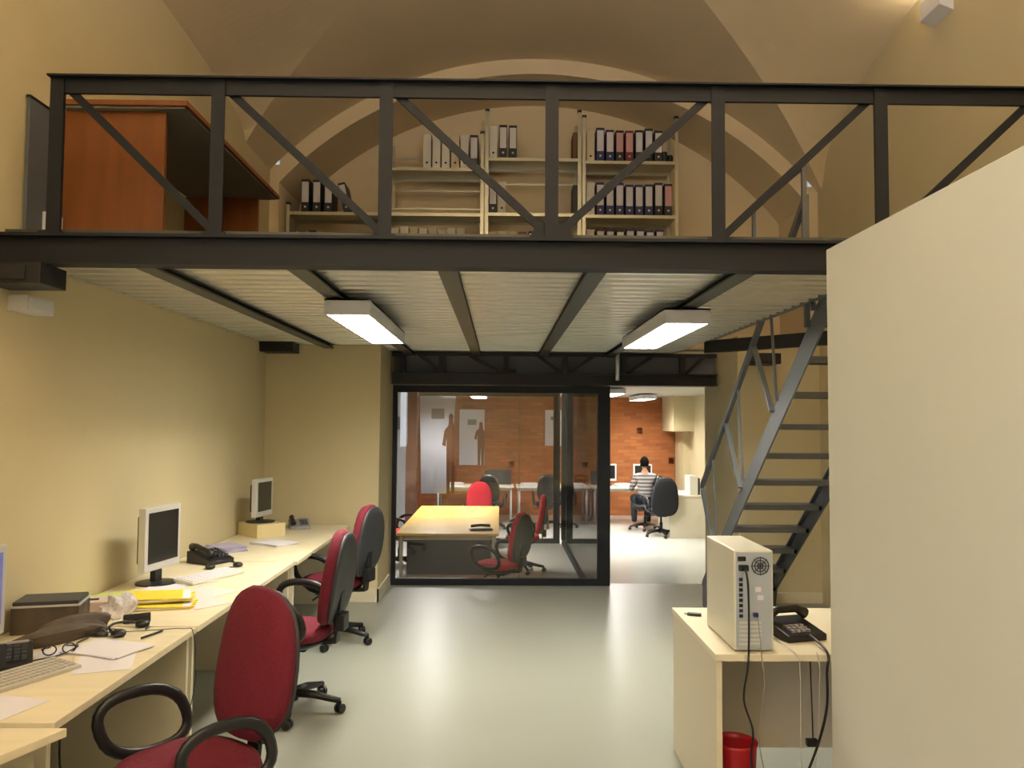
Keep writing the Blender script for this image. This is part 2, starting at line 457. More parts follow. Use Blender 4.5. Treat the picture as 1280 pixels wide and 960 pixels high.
for a, b in ((-.85, -.6), (-.32, .02), (.4, .64), (.98, .72), (1.6, 1.33), (2.15, 1.95)):
    rg(MB().bar((a, 8.40, 2.41), (b, 8.40, 2.23), .03, .035)).build('diagonal', STEELD, tg)
rg(MB().box(-.64, -.585, 8.37, 8.43, 2.225, 2.405)).build('post', STEELD, tg)
rg(MB().box(-.05, .17, 8.385, 8.415, 2.2255, 2.26)).build('gusset_plate', STEELD, tg)
for gx in (1.22,):
    rel(MB().tube([(gx, 8.28, 2.15), (gx, 8.28, 2.44)], .02, 10)).build('conduit', WHITEM, mz, smooth=True)

# ------------------------------------------------------------------ luminaires
def luminaire(loc, w, L, label, power, group, drop=0, rz=0, up=0):
    t = thing('ceiling_luminaire', label, 'light', loc, rz, group)
    h = .09
    MB().box(-w / 2, w / 2, 0, .015, 0, h).box(-w / 2, w / 2, L - .015, L, 0, h).box(-w / 2, -w / 2 + .012, .015, L - .015, 0, h)\
        .box(w / 2 - .012, w / 2, .015, L - .015, 0, h).box(-w / 2, w / 2, 0, L, h - .01, h).build('housing', WHITEM, t)
    for sx in (-.055, .055):
        MB().tube([(sx * w / .26, .04, .066), (sx * w / .26, L - .04, .066)], .011, 10).build('tube', TUBE, t, smooth=True)
    lv = MB()
    for q in (-.25, 0, .25): lv.box(q * w - .003, q * w + .003, .015, L - .015, .002, .026)
    n = int(L / .085)
    for i in range(1, n): lv.box(-w / 2 + .012, w / 2 - .012, i * L / n - .001, i * L / n + .001, .004, .024)
    lv.build('louvre', LOUV, t)
    if drop:
        for yy in (.15, L - .15): MB().tube([(0, yy, h), (0, yy, h + drop)], .004, 6).build('suspension_rod', LOUV, t)
    a = area('tube_light', (0, L / 2, .052), (0, 0, 0), w - .04, L - .06, power, (1, .97, .92) if 'lower' in group else (1, .95, .80)); a.parent = t
    if up:
        a = area('vault_fill', (0, L / 2, h + .012), (pi, 0, 0), w - .04, L - .06, up, (1, .94, .89)); a.parent = t  # upward fill for the vault, only in the added luminaires
    return t
luminaire((-.865, 4.5, 2.305), .26, 1.65, 'white louvred fluorescent luminaire under the deck, left one', TUBE_POWER, 'fluorescent luminaires under the deck')
luminaire((1.12, 4.75, 2.305), .28, 1.65, 'white louvred fluorescent luminaire under the deck, right one near the stair', TUBE_POWER, 'fluorescent luminaires under the deck')
luminaire((-1.0, 11.5, 2.19), .3, 1.5, 'lit ceiling luminaire above the yellow meeting table', BACK_POWER * 1.6, 'luminaires in the lower room')
luminaire((1.9, 13.0, 2.19), .3, 1.5, 'ceiling luminaire added in the lower room to brighten the floor', BACK_POWER * 2.4, 'luminaires in the lower room')  # added lamp that makes the bright pool on the floor
luminaire((2.9, 15.5, 2.19), .3, 1.5, 'lit ceiling luminaire nearest the brick wall, on the right', BACK_POWER, 'luminaires in the lower room')
luminaire((-.4, 14.6, 2.19), .3, 1.5, 'lit ceiling luminaire over the desks by the white posters', BACK_POWER, 'luminaires in the lower room')
luminaire((-.6, -2.0, 3.4), .3, 1.5, 'unseen fill luminaire added behind the camera to brighten the vault', FILL_DOWN_POWER, 'added fill luminaires', drop=1.75, up=FILL_UP_POWER)  # both suspended ones are added out of view to brighten the vault
luminaire((.5, -.0, 3.5), .3, 1.5, 'unseen fill luminaire added above the camera to brighten the vault', FILL_DOWN_POWER, 'added fill luminaires', drop=1.4, up=FILL_UP_POWER)
# wall uplighter
t = thing('wall_uplighter', 'white wall-mounted uplighter high on the right vault wall', 'light', (XR, 5.45, 4.62))
MB().prism([(-.1, -.02), (0, -.06), (0, .12), (-.1, .12)], 'y', -.13, .13).build('housing', WHITEM, t, bevel=.006)
a = area('uplight', (-.05, 0, .13), (pi, 0, 0), 0.09, .24, WALL_POWER, (1, .86, .62)); a.parent = t

# small wall boxes
tag(placed(MB().box(0, .06, -.06, .06, 0, .11).box(.06, .066, -.045, .045, .015, .095), 'junction_box', WHITEM, (XL, 3.93, 2.60), bevel=.004),
    'small white socket box on the left wall above the deck', 'socket')
tag(placed(MB().box(0, .09, -.12, .1, 0, .07).box(.09, .096, -.1, .08, .01, .06), 'cable_box', WHITEM, (XL, 3.78, 2.20), bevel=.006),
    'white cable box on the left wall under the beam end', 'box')

# ------------------------------------------------------------------ glass partition and meeting room
gp = thing('glass_partition', 'dark framed glazed partition closing the front of the meeting room', 'partition', (0, 8.5, 0))
a0, a1 = -1.13, 1.17
MB().box(a0, a1, -.03, .03, 0, .07).box(a0, a1, -.03, .03, 2.02, 2.095).box(a0, a0 + .045, -.03, .03, .07, 2.02).box(a1 - .13, a1, -.04, .04, .07, 2.02).build('frame', STEEL, gp)
MB().box(a0 + .045, .22, -.012, -.006, .07, 2.02).build('glass_pane', GLASS, gp)
MB().box(.20, a1 - .13, .006, .012, .07, 2.02).build('glass_pane', GLASS, gp)
gs = thing('glass_side_wall', 'glazed side wall of the meeting room running back beside the doorway', 'partition', (1.1, 8.62, LOW))
H2 = 2.28 - LOW
MB().box(-.03, .03, 0, 5.1, 0, .08).box(-.03, .03, 0, 5.1, H2 - .08, H2 + .018).box(-.04, .04, 5.0, 5.14, .08, H2 - .08).build('frame', STEEL, gs)
MB().box(-.004, .004, 0.01, 5.0, .08, H2 - .08).build('glass_pane', GLASS, gs)
gb = thing('glass_rear_wall', 'glazed rear wall of the meeting room behind the yellow table', 'partition', (0, 13.8, LOW))
MB().box(-1.4, 1.04, -.03, .03, 0, .08).box(-1.4, 1.04, -.03, .03, H2 - .12, H2 + .018).box(.93, 1.04, -.04, .04, .08, H2 - .12).build('frame', STEEL, gb)
MB().box(-1.4, .93, -.004, .004, .08, H2 - .12).build('glass_pane', GLASS, gb)

def table(name, label, loc, w, l, h, top, leg, grp=None, panel=False, cat='table'):
    t = thing(name, label, cat, loc, 0, grp)
    MB().box(0, w, 0, l, h - .03, h).build('tabletop', top, t, bevel=.004)
    for x in (.06, w - .06):
        for y in (.06, l - .06):
            MB().tube([(x, y, 0), (x, y, h - .03)], .022, 10).build('leg', leg, t, smooth=True)
    MB().box(.08, w - .08, .1, .12, h - .09, h - .03).box(.08, w - .08, l - .12, l - .1, h - .09, h - .03).build('apron', leg, t)
    if panel: MB().box(.1, w - .1, .30, .318, .2, h - .09).build('modesty_panel', GREYP, t)  # dark grey sheet put in for the darker area under the table
    return t
table('meeting_table', 'yellow pine-topped meeting table behind the glass, half nearest the glass', (-1.22, 9.55, LOW), 1.22, 1.55, .74, YTAB, LOUV, 'yellow meeting tables', True)
table('meeting_table', 'yellow pine-topped meeting table behind the glass, rear half by the far chair', (-1.22, 11.11, LOW), 1.22, 1.6, .74, YTAB, LOUV, 'yellow meeting tables')
t = thing('desk_phone', 'black conference phone on the yellow meeting table', 'phone', (-.22, 9.85, .39), .2)
MB().box(-.14, .14, -.06, .06, 0, .025).build('body', BLACKP, t, bevel=.01); MB().tube([(-.12, .03, .05), (0, .03, .06), (.12, .03, .05)], .018, 8).build('handset', BLACKP, t, smooth=True)

# ------------------------------------------------------------------ office chairs
def superoval(w, h, n=28, e=2.6, top=1.0):
    pts = []
    for k in range(n):
        a = 2 * pi * k / n; c, s_ = cos(a), sin(a)
        x = w / 2 * (abs(c) ** (2 / e)) * (1 if c >= 0 else -1); z = h / 2 * (abs(s_) ** (2 / e)) * (1 if s_ >= 0 else -1)
        f = 1 - (1 - top) * (z / h + .5) ** 2
        pts.append((x * f, z))
    return pts
def pad(mb, pts, thick, M, bend=0., rings=((.0, 0.80), (.12, .95), (.5, 1.0), (.88, .95), (1., .80))):
    R_ = []
    for d, sc in rings:
        R_.append([mb.bm.verts.new(M @ Vector((x * sc, d * thick - bend * (x * sc) ** 2, z * sc))) for x, z in pts])
    n = len(pts)
    for a, b in zip(R_, R_[1:]):
        for k in range(n): mb.bm.faces.new((a[k], a[(k + 1) % n], b[(k + 1) % n], b[k]))
    for ring, flip in ((R_[0], True), (R_[-1], False)):
        c = sum((v.co for v in ring), Vector()) / n
        cv = mb.bm.verts.new(c + (M.to_3x3() @ Vector((0, (-.006 if flip else .006), 0))))
        inner = [mb.bm.verts.new(c + (v.co - c) * .55 + (M.to_3x3() @ Vector((0, (-.006 if flip else .006), 0)))) for v in ring]
        for k in range(n):
            f = (ring[k], ring[(k + 1) % n], inner[(k + 1) % n], inner[k]); mb.bm.faces.new(f)
            mb.bm.faces.new((inner[k], inner[(k + 1) % n], cv))
def office_chair(label, loc, rz, cloth=RED, group='red office swivel chairs', shell=DGREY, arms=True, cat='chair'):
    # the sitter looks along local -Y ; backrest on +Y
    t = thing('office_chair', label, cat, loc, rz, group)
    m_ = MB(); M = Matrix.Translation((0, 0, .455)) @ Matrix.Rotation(R(90), 4, 'X')
    pad(m_, superoval(.48, .47, top=.94), .075, Matrix.Translation((0, 0, .43)) @ Matrix.Rotation(R(90), 4, 'X'), 0)
    m_.build('seat', cloth, t, smooth=True)
    MB().lathe([(.16, .385), (.2, .405), (.22, .425)], n=24).build('seat_pan', BLACKP, t, smooth=True)
    tilt = Matrix.Translation((0, .215, .795)) @ Matrix.Rotation(R(-9), 4, 'X')
    m_ = MB(); pad(m_, superoval(.45, .56, top=.82, e=2.7), .075, tilt, bend=-.55); m_.build('backrest', cloth, t, smooth=True)
    m_ = MB(); pad(m_, superoval(.435, .54, top=.82, e=2.7), .03, tilt @ Matrix.Translation((0, .062, 0)), bend=-.55); m_.build('back_shell', shell, t, smooth=True)
    MB().bar((0, .10, .40), (0, .275, .415), .07, .022).bar((0, .27, .405), (0, .30, .70), .07, .02, up=(0, 1, 0)).build('back_support', BLACKP, t, bevel=.004)
    MB().box(-.055, .055, .265, .33, .48, .58).build('height_knob', BLACKP, t, bevel=.012)
    MB().lathe([(.03, .10), (.03, .25), (.018, .26), (.018, .39)], n=14).build('gas_column', BLACKP, t, smooth=True)
    MB().box(-.08, .08, -.12, .11, .36, .40).build('tilt_mechanism', BLACKP, t, bevel=.01)
    MB().tube([(.07, -.02, .38), (.2, -.03, .375), (.26, -.03, .365)], .007, 8).build('lever', BLACKP, t, smooth=True)
    MB().lathe([(.045, .065), (.05, .09), (.035, .13)], n=16).build('base_hub', BLACKP, t, smooth=True)
    for k in range(5):
        a = 2 * pi * k / 5 + .3; c, s_ = cos(a), sin(a)
        MB().tube([(.03 * c, .03 * s_, .105), (.14 * c, .14 * s_, .10), (.25 * c, .25 * s_, .078), (.30 * c, .30 * s_, .07)], [.026, .024, .019, .017], 8, flat=1.1).build('base_leg', BLACKP, t, smooth=True)
        M = Matrix.Translation((.30 * c, .30 * s_, .028)) @ Matrix.Rotation(a + 1.1, 4, 'Z') @ Matrix.Rotation(R(90), 4, 'X')
        w = MB().lathe([(.02, -.026), (.027, -.022), (.027, -.006), (.02, -.004), (.02, .004), (.027, .006), (.027, .022), (.02, .026)], n=14, M=M)
        w.tube([(.30 * c, .30 * s_, .03), (.30 * c, .30 * s_, .07)], .009, 6)
        w.build('caster', BLACKP, t, smooth=False)
    if arms:
        for sx in (-1, 1):
            pts = []
            for k in range(26):
                a = 2 * pi * k / 26
                cx, sz = cos(a), sin(a)
                yy = -.015 + .165 * (abs(cx) ** .85) * (1 if cx > 0 else -1); zz = .580 + .115 * (abs(sz) ** .8) * (1 if sz > 0 else -1)
                yy += .04 * (zz - .580) / .115 * -1
                pts.append((sx * (.262 + .012 * (zz - .46) / .2), yy, zz))
            MB().tube(pts, .0165, 8, closed=True, flat=1.35).build('armrest', BLACKP, t, smooth=True)
            MB().bar((sx * .14, .0, .412), (sx * .268, .0, .445), .06, .015).bar((sx * .262, .0, .44), (sx * .262, 0, .475), .05, .014).build('arm_bracket', BLACKP, t, bevel=.003)
    return t
def face(deg): return R(deg + 90)     # sitter looks along compass angle deg (0 = +X)
ch = office_chair('red fabric swivel chair in the near left foreground, turned towards the camera', (-1.095, 2.91, 0), face(232))
ch2 = dup(ch, (-1.22, 4.82, 0), face(174), 'red swivel chair at the desks with dark grey back shell, middle of the three')
ch3 = dup(ch, (-1.28, 6.32, 0), face(162), 'red swivel chair farthest along the left desks, by the cream pier')
dup(ch, (2.28, 4.72, 0), face(250), 'black-armed swivel chair behind the right desk, mostly hidden by the partition')
mc = office_chair('bright red meeting chair nearest the glass, side-on at the table corner', (.0, 9.05, LOW), face(150), REDB, 'red meeting chairs', arms=True)
dup(mc, (-.32, 13.2, LOW), face(-88), 'bright red meeting chair at the far end of the yellow table')
dup(mc, (-1.42, 11.6, LOW), face(-15), 'bright red meeting chair on the left side of the yellow table')
dup(mc, (.33, 11.2, LOW), face(175), 'bright red meeting chair on the right side of the yellow table')

# ------------------------------------------------------------------ desks, left row
def panel_desk(label, x0, x1, y0, y1, z=0., h=.73, top=DESKT, side=DESKP, ends=(1, 1), group='laminate desks along the left wall', name='desk', back=True, cat='desk'):
    t = thing(name, label, cat, ((x0 + x1) / 2, (y0 + y1) / 2, z), 0, group)
    a, b = (x1 - x0) / 2, (y1 - y0) / 2
    MB().box(-a, a, -b, b, h - .028, h).build('desktop', top, t, bevel=.003)
    if ends[0]: MB().box(-a + .02, a - .03, -b + .01, -b + .035, 0, h - .028).build('end_panel', side, t)
    if ends[1]: MB().box(-a + .02, a - .03, b - .035, b - .01, 0, h - .028).build('end_panel', side, t)
    if back: MB().box(-a + .06, -a + .078, -b + .035, b - .035, .3, h - .028).build('modesty_panel', side, t)
    return t
panel_desk('beech-topped desk carrying papers and the yellow folders, second along the left wall', XL + .01, -1.42, 2.64, 3.84)
panel_desk('beech-topped desk with the silver monitor and black phone, third along the left wall', XL + .01, -1.42, 3.86, 5.62)
panel_desk('beech-topped desk at the far end of the left wall, with the small raised monitor', XL + .01, -1.40, 5.64, 7.62)
t = thing('corner_desk', 'beech-topped desk with an angled front edge in the bottom left corner', 'desk', (-1.85, 1.9, 0), 0, 'laminate desks along the left wall')
MB().prism([(-.39, -.9), (.2, -.9), (.36, .35), (.49, .70), (-.39, .70)], 'z', .70, .728).build('desktop', DESKT, t, bevel=.003)
MB().box(-.36, .4, .66, .685, 0, .70).build('end_panel', DESKP, t); MB().box(-.36, .15, -.88, -.855, 0, .70).build('end_panel', DESKP, t)

ZD = .7305
def monitor(label, loc, rz, w=.36, h=.29, base=True, scr=SCREEN, tilt=0, group='flat monitors on the left desks', stand=.09):
    t = thing('monitor', label, 'monitor', loc, rz, group)   # screen looks along local -Y
    z0 = stand
    MB().box(-w / 2, w / 2, -.025, .02, z0, z0 + h + .05).build('casing', SILVER, t, bevel=.006)
    MB().box(-w / 2 + .03, w / 2 - .03, -.028, -.0252, z0 + .045, z0 + h + .02).build('screen', scr, t)
    MB().box(-w / 2 + .04, w / 2 - .04, .02, .055, z0 + .04, z0 + h).build('back_cover', DGREY, t, bevel=.01)
    MB().box(-.035, .035, .0, .035, .01, z0 + .08).build('neck', BLACKP, t, bevel=.004)
    MB().lathe([(.12, 0), (.12, .008), (.05, .016)], (0, .01), n=24).build('foot', BLACKP, t, smooth=False)
    return t
monitor('silver-framed monitor with a dark screen on its black foot, middle of the left desks', (-2.03, 4.86, ZD), face(-10), w=.36, h=.32)
monitor('small silver monitor raised on a cream box at the far end of the desks', (-2.03, 6.92, ZD + .1125), face(-10), w=.3, h=.27, stand=.05)
monitor('monitor with a lit bluish screen at the left edge of the picture', (-2.165, 3.36, ZD), face(-2), w=.36, h=.33, scr=SCREENB, stand=.05)
tag(placed(MB().box(-.13, .13, -.17, .17, 0, .11).box(-.1, .1, -.1715, -.17, .03, .05), 'monitor_riser', mat('cream_box', 'd8c898', .5), (-2.03, 6.92, ZD), face(-45), bevel=.004),
    'cream box raising the far monitor', 'box')

def phone(label, loc, rz, body=BLACKP, group='desk phones', s=1.):
    t = thing('desk_phone', label, 'phone', loc, rz, group); t.scale = (s, s, s)
    MB().prism([(-.1, 0), (.1, 0), (.1, .07), (.06, .075), (-.1, .025)], 'x', -.09, .09).build('body', body, t, bevel=.004)
    MB().tube([(-.06, -.085, .055), (-.06, -.05, .075), (-.06, .05, .10), (-.06, .09, .09)], [.024, .016, .016, .025], 8).build('handset', BLACKP, t, smooth=True)
    for i in range(4):
        for j in range(3):
            x, y = .0 + j * .026, -.07 + i * .028
            MB().box(x, x + .018, y, y + .018, .03 + (y + .1) * .25, .045 + (y + .1) * .25).build('key', GREYP if body != BLACKP else DGREY, t)
    MB().box(.0, .075, .055, .085, .072, .078).build('display', GREYPR, t)
    return t
phone('black desk phone with coiled headset behind the silver monitor, middle of the left desks', (-1.98, 5.58, ZD), R(60), s=1.15)
phone('grey desk phone with rows of keys at the far end of the desks', (-1.82, 7.38, ZD), R(20), body=GREYPR)
phone('black desk phone at the left picture edge in front of the leather bag', (-1.93, 3.22, ZD), R(30))
def headset(label, loc, rz):
    t = thing('headset', label, 'headset', loc, rz)
    pts = [(.09 * cos(a), .075 * sin(a), .012 + .02 * abs(sin(a))) for a in [pi * k / 12 for k in range(-1, 14)]]
    MB().tube(pts, .006, 8).build('headband', BLACKP, t, smooth=True)
    for s_ in (-1, 1):
        MB().lathe([(.02, 0), (.032, .008), (.032, .022), (.018, .03)], (s_ * .088, -.01), n=16).build('ear_cup', BLACKP, t, smooth=True)
    MB().tube([(.088, -.03, .01), (.05, -.07, .012), (0, -.085, .015)], .004, 6).build('microphone_boom', BLACKP, t, smooth=True)
    return t
headset('black headset lying beside the black desk phone on the third desk', (-1.82, 5.38, ZD), R(30))
headset('small black headset lying in front of the yellow folders', (-1.70, 3.76, ZD), R(80))
def cable(name, label, pts, r, m=BLACKP, cat='cable', group=None):
    P = [Vector(p) for p in pts]; out = []
    n = len(P)
    for i in range(n - 1):
        p0, p1, p2, p3 = P[max(i - 1, 0)], P[i], P[i + 1], P[min(i + 2, n - 1)]
        for k in range(6):
            t = k / 6
            out.append(.5 * ((2 * p1) + (p2 - p0) * t + (2 * p0 - 5 * p1 + 4 * p2 - p3) * t * t + (3 * p1 - p0 - 3 * p2 + p3) * t ** 3))
    out.append(P[-1])
    o = MB().tube([p - P[0] for p in out], r, 6).build(name, m, smooth=True); o.location = P[0]
    return tag(o, label, cat, group)
lp = [(-1.75 + .075 * cos(a), 3.66 + .055 * sin(a), ZD + .003 + .002 * i) for i, a in enumerate([.8 * k for k in range(14)])]
cable('headset_cable', 'thin looped cable of the small headset, dropping over the desk edge', lp + [(-1.60, 3.74, ZD + .01), (-1.46, 3.78, ZD + .008), (-1.41, 3.78, ZD - .02), (-1.40, 3.77, .45), (-1.43, 3.55, .1)], .0022, DGREY)

def keyboard(label, loc, rz, m=PUTTY, w=.44, d=.155):
    t = thing('keyboard', label, 'keyboard', loc, rz, 'keyboards on the left desks')
    MB().prism([(-d / 2, 0), (d / 2, 0), (d / 2, .028), (-d / 2, .014)], 'x', -w / 2, w / 2).build('case', m, t, bevel=.003)
    k = MB()
    for r_ in range(5):
        for c in range(18):
            x = -w / 2 + .015 + c * (w - .03) / 18; y = -d / 2 + .015 + r_ * .026
            z = .014 + (y + d / 2) / d * .014
            k.box(x, x + (w - .03) / 18 - .003, y, y + .022, z - .002, z + .006)
    k.build('keys', m if m is not PUTTY else PAPER, t)
    return t
keyboard('grey keyboard in the near left corner of the desk', (-1.79, 3.04, ZD), R(66), m=mat('greyish_key_plastic', 'b5b0a6', .5))
keyboard('pale keyboard in front of the silver monitor', (-1.78, 5.02, ZD + .002), R(66))

def sheet(label, loc, rz, w=.21, d=.297, m=PAPER, n=1, th=.0006, cat='paper', name='paper_sheet', group='papers on the left desks'):
    t = MB()
    for i in range(n):
        M = Matrix.Rotation(R(random.uniform(-6, 6)) if i else 0, 4, 'Z')
        t.box(-w / 2, w / 2, -d / 2, d / 2, i * th * 1.05, (i + 1) * th, M)
    o = t.build(name, m); o.location = loc; o.rotation_euler = (0, 0, rz)
    return tag(o, label, cat, group)
z = ZD + .0005
sheet('loose white paper sheet under the stack beside the near keyboard', (-1.58, 3.30, z), R(20))
sheet('skewed stack of white papers in front of the small headset', (-1.65, 3.46, z + .001), R(72), n=6, th=.0012, name='paper_stack')
sheet('white paper sheet in the bottom left corner of the desk', (-1.72, 2.78, z), R(75))
sheet('small white note between keyboard and desk phone', (-1.84, 3.42, z), R(-25), .12, .17)
sheet('pinkish paper sheet lying next to the yellow folders', (-1.66, 4.62, z), R(65), .21, .297, PAPERP)
sheet('white sheet tucked beside the pale keyboard', (-1.86, 4.98, z + .0008), R(40), .21, .297)
sheet('white writing pad in front of the cream box at the far end', (-1.78, 6.42, z), R(60), .22, .31, PAPER, 5, .003, 'notepad', 'notepad')
sheet('bluish stack of leaflets between the phone and the cream box', (-2.04, 6.08, z), R(50), .2, .26, mat('lilac_paper', 'a9a3bd', .7), 8, .005, 'leaflets', 'leaflet_stack')
sheet('lime green folder sticking out behind the yellow ones', (-2.06, 4.40, z), R(35), .24, .32, GREENY, 3, .004, 'folder', 'card_folder', 'card folders')
def folder(label, loc, rz, m=YELLOW):
    t = thing('card_folder', label, 'folder', loc, rz, 'card folders')
    MB().box(-.16, .16, -.12, .12, 0, .004).build('lower_cover', m, t)
    MB().box(-.155, .155, -.115, .115, .0045, .014).build('paper_block', PAPER, t)
    MB().box(-.16, .16, -.12, .12, .0145, .018, Matrix.Rotation(R(2), 4, 'Y')).build('upper_cover', m, t)
    for i in range(4): MB().box(.15, .175, -.1 + i * .05, -.07 + i * .05, .006, .009).build('index_tab', m, t)
    return t
sheet('crumpled white sheet leaning by the foot of the silver monitor', (-1.93, 4.70, z + .002), R(10), .2, .28)
sheet('pinkish form half under the yellow folders', (-1.60, 4.36, z + .001), R(50), .21, .297, PAPERP)
tag(placed(MB().prism([(-.02, 0), (.02, 0), (.015, .03), (-.015, .045)], 'x', -.06, .06), 'stapler', BLACKP, (-1.74, 3.93, z), R(30), bevel=.004), 'small black stapler between the plastic bundle and the small headset', 'stapler')
folder('bright yellow folder with index tabs lying at the bottom of the pile', (-1.77, 4.28, z), R(14))
folder('bright yellow folder lying on top of the pile, slightly turned', (-1.80, 4.33, z + .028), R(20))
# dark flat box, brown bag, crumpled bundle
t = thing('document_box', 'dark grey flat box with a pale rim by the left wall', 'box', (-2.10, 3.80, ZD), R(14))
MB().box(-.12, .16, -.1, .1, 0, .12).build('body', BROWNC, t, bevel=.004); MB().box(-.122, .162, -.102, .102, .12, .128).build('rim', SILVER, t); MB().box(-.115, .155, -.095, .095, .128, .145).build('lid', DGREY, t, bevel=.003)
def lump(name, label, cat, loc, dims, m, rz=0, amp=.2, seed=1):
    rnd = random.Random(seed); mb = MB()
    bmesh.ops.create_icosphere(mb.bm, subdivisions=3, radius=1)
    ph = [(rnd.uniform(1.5, 5), rnd.uniform(1.5, 5), rnd.uniform(1.5, 5), rnd.uniform(0, 6)) for _ in range(5)]
    for v in mb.bm.verts:
        c = v.co.copy(); s_ = 1 + amp * sum(sin(a * c.x + b * c.y + d * c.z + e) for a, b, d, e in ph) / 3
        v.co = Vector((c.x * s_ * dims[0], c.y * s_ * dims[1], max(c.z * s_, -.6) * dims[2]))
    zmin = min(v.co.z for v in mb.bm.verts)
    for v in mb.bm.verts: v.co.z -= zmin
    o = mb.build(name, m, smooth=False); o.location = loc; o.rotation_euler = (0, 0, rz)
    return tag(o, label, cat)
lump('leather_bag', 'slumped brown leather bag lying across the desk beside the dark box', 'bag', (-1.90, 3.60, ZD), (.21, .05, .06), BROWNC, R(62), .22, 3)
lump('plastic_bundle', 'crumpled clear plastic bundle by the yellow folders', 'packaging', (-1.89, 4.05, ZD), (.07, .085, .065), BUNDLE, 0, .35, 5)
t = thing('tissue_box', 'low pinkish cardboard box with an open slot beside the plastic bundle', 'box', (-2.07, 4.14, ZD), R(20), None)
MB().box(-.13, .13, -.08, .08, 0, .06).build('carton', mat('pinkish_card', 'c9b7b0', .7), t, bevel=.003); MB().box(-.05, .04, -.02, .02, .06, .062).build('slot', HOLE, t)
t = thing('eyeglasses', 'dark folded eyeglasses beside the near stack of papers', 'glasses', (-1.81, 3.38, ZD + .003), R(30))
for s_ in (-1, 1):
    MB().tube([(s_ * .035 + .024 * cos(a), .0, .022 + .02 * sin(a)) for a in [2 * pi * k / 14 for k in range(14)]], .003, 6, closed=True).build('rim', BLACKP, t, smooth=True)
MB().tube([(.06, 0, .022), (.062, .06, .015), (.03, .12, .004)], .003, 6).tube([(-.06, 0, .022), (-.062, .06, .015), (-.03, .12, .004)], .003, 6).build('temples', BLACKP, t, smooth=True)
t = thing('computer_mouse', 'dark computer mouse between the leather bag and the papers', 'mouse', (-1.80, 3.70, ZD), R(50))
m_ = MB(); bmesh.ops.create_uvsphere(m_.bm, u_segments=16, v_segments=8, radius=1)
for v in m_.bm.verts: v.co = Vector((v.co.x * .03, v.co.y * .052, max(v.co.z, 0) * .03))
m_.build('shell', DGREY, t, smooth=True); MB().box(-.003, .003, -.04, -.02, .018, .028).build('wheel', BLACKP, t)
cable('mouse_cable', 'black cable curling across the desk from the mouse', [(-1.82, 3.64, ZD + .006), (-1.82, 3.54, ZD + .006), (-1.78, 3.46, ZD + .012), (-1.80, 3.36, ZD + .006), (-1.86, 3.28, ZD + .006), (-1.87, 3.2, ZD + .006)], .003)
tag(placed(MB().tube([(0, 0, .006), (.13, .03, .006)], .005, 8), 'pen', BLACKP, (-1.58, 3.62, ZD + .001), R(60), smooth=True), 'black pen lying by the stack of white papers', 'pen')
cable('power_cable', 'black cable hanging under the near left desks', [(-1.46, 2.75, .70), (-1.48, 2.8, .5), (-1.44, 2.86, .30), (-1.5, 2.95, .05)], .004, group='loose cables')

# ------------------------------------------------------------------ right desk and PC
DX0, DX1, DY0, DY1 = .92, 2.2, 3.42, 4.28
t = thing('desk', 'pale laminate desk at the right carrying the white computer tower', 'desk', (DX0, DY0, 0))
w_, d_ = DX1 - DX0, DY1 - DY0
MB().box(0, w_, 0, d_, .70, .73).build('desktop', DESKW, t, bevel=.003)
MB().box(.005, .03, .01, d_ - .01, 0, .70).build('end_panel', DESKP, t); MB().box(w_ - .03, w_ - .005, .01, d_ - .01, 0, .70).build('end_panel', DESKP, t)
MB().box(.03, w_ - .03, d_ - .32, d_ - .3, .13, .70).build('modesty_panel', mat('grey_white_panel', 'c9c5bd', .5), t)
t = thing('computer_tower', 'white computer tower turned with its ports towards the camera, on the right desk', 'computer', (1.01, 3.45, .7305), 0)
MB().box(0, .17, .006, .46, .006, .43).build('case', TOWERM, t, bevel=.006)
MB().box(.008, .162, 0, .007, .012, .424).build('rear_panel', TOWERB, t, bevel=.002)
MB().box(.015, .05, -.004, 0, .385, .405).build('power_switch', BLACKP, t, bevel=.002)
MB().box(.018, .058, -.02, 0, .345, .37).build('power_socket', BLACKP, t, bevel=.003)
f_ = MB()
for r_ in (.012, .024, .036):
    f_.tube([(.112 + r_ * cos(a), -.003, .365 + r_ * sin(a)) for a in [2 * pi * k / 20 for k in range(20)]], .0026, 6, closed=True)
for k in range(8): f_.bar((.112, -.003, .365), (.112 + .04 * cos(k * pi / 4), -.003, .365 + .04 * sin(k * pi / 4)), .003, .003)
f_.build('fan_grille', DGREY, t)
for i in range(8):
    MB().box(.02, .036, -.003, 0, .30 - i * .022, .314 - i * .022).build('port', BLACKP if i % 3 else BINB, t)
for i in range(6): MB().box(.02, .115, -.002, 0, .03 + i * .018, .040 + i * .018).build('slot_cover', LOUV, t)
MB().box(.08, .10, -.014, 0, .150, .168).build('video_plug', BINB, t, bevel=.003)
MB().box(.09, .115, -.0015, 0, .255, .275).build('sticker', PAPER, t); MB().box(.1, .125, -.0015, 0, .22, .24).build('sticker', PAPER, t)
cable('power_cable', 'black power cable falling from the back of the computer tower', [(1.048, 3.42, 1.09), (1.055, 3.405, 1.03), (1.058, 3.405, .9), (1.055, 3.40, .76), (1.045, 3.385, .68), (1.03, 3.39, .55), (1.07, 3.40, .42), (1.065, 3.41, .3), (1.09, 3.42, .1), (1.14, 3.44, .006)], .0045, group='loose cables')
cable('video_cable', 'thin grey cable dropping from the computer tower', [(1.1, 3.42, .885), (1.105, 3.405, .8), (1.11, 3.40, .72), (1.12, 3.40, .6), (1.10, 3.42, .4), (1.14, 3.45, .2), (1.2, 3.5, .006)], .0022, GREYPR, group='loose cables')
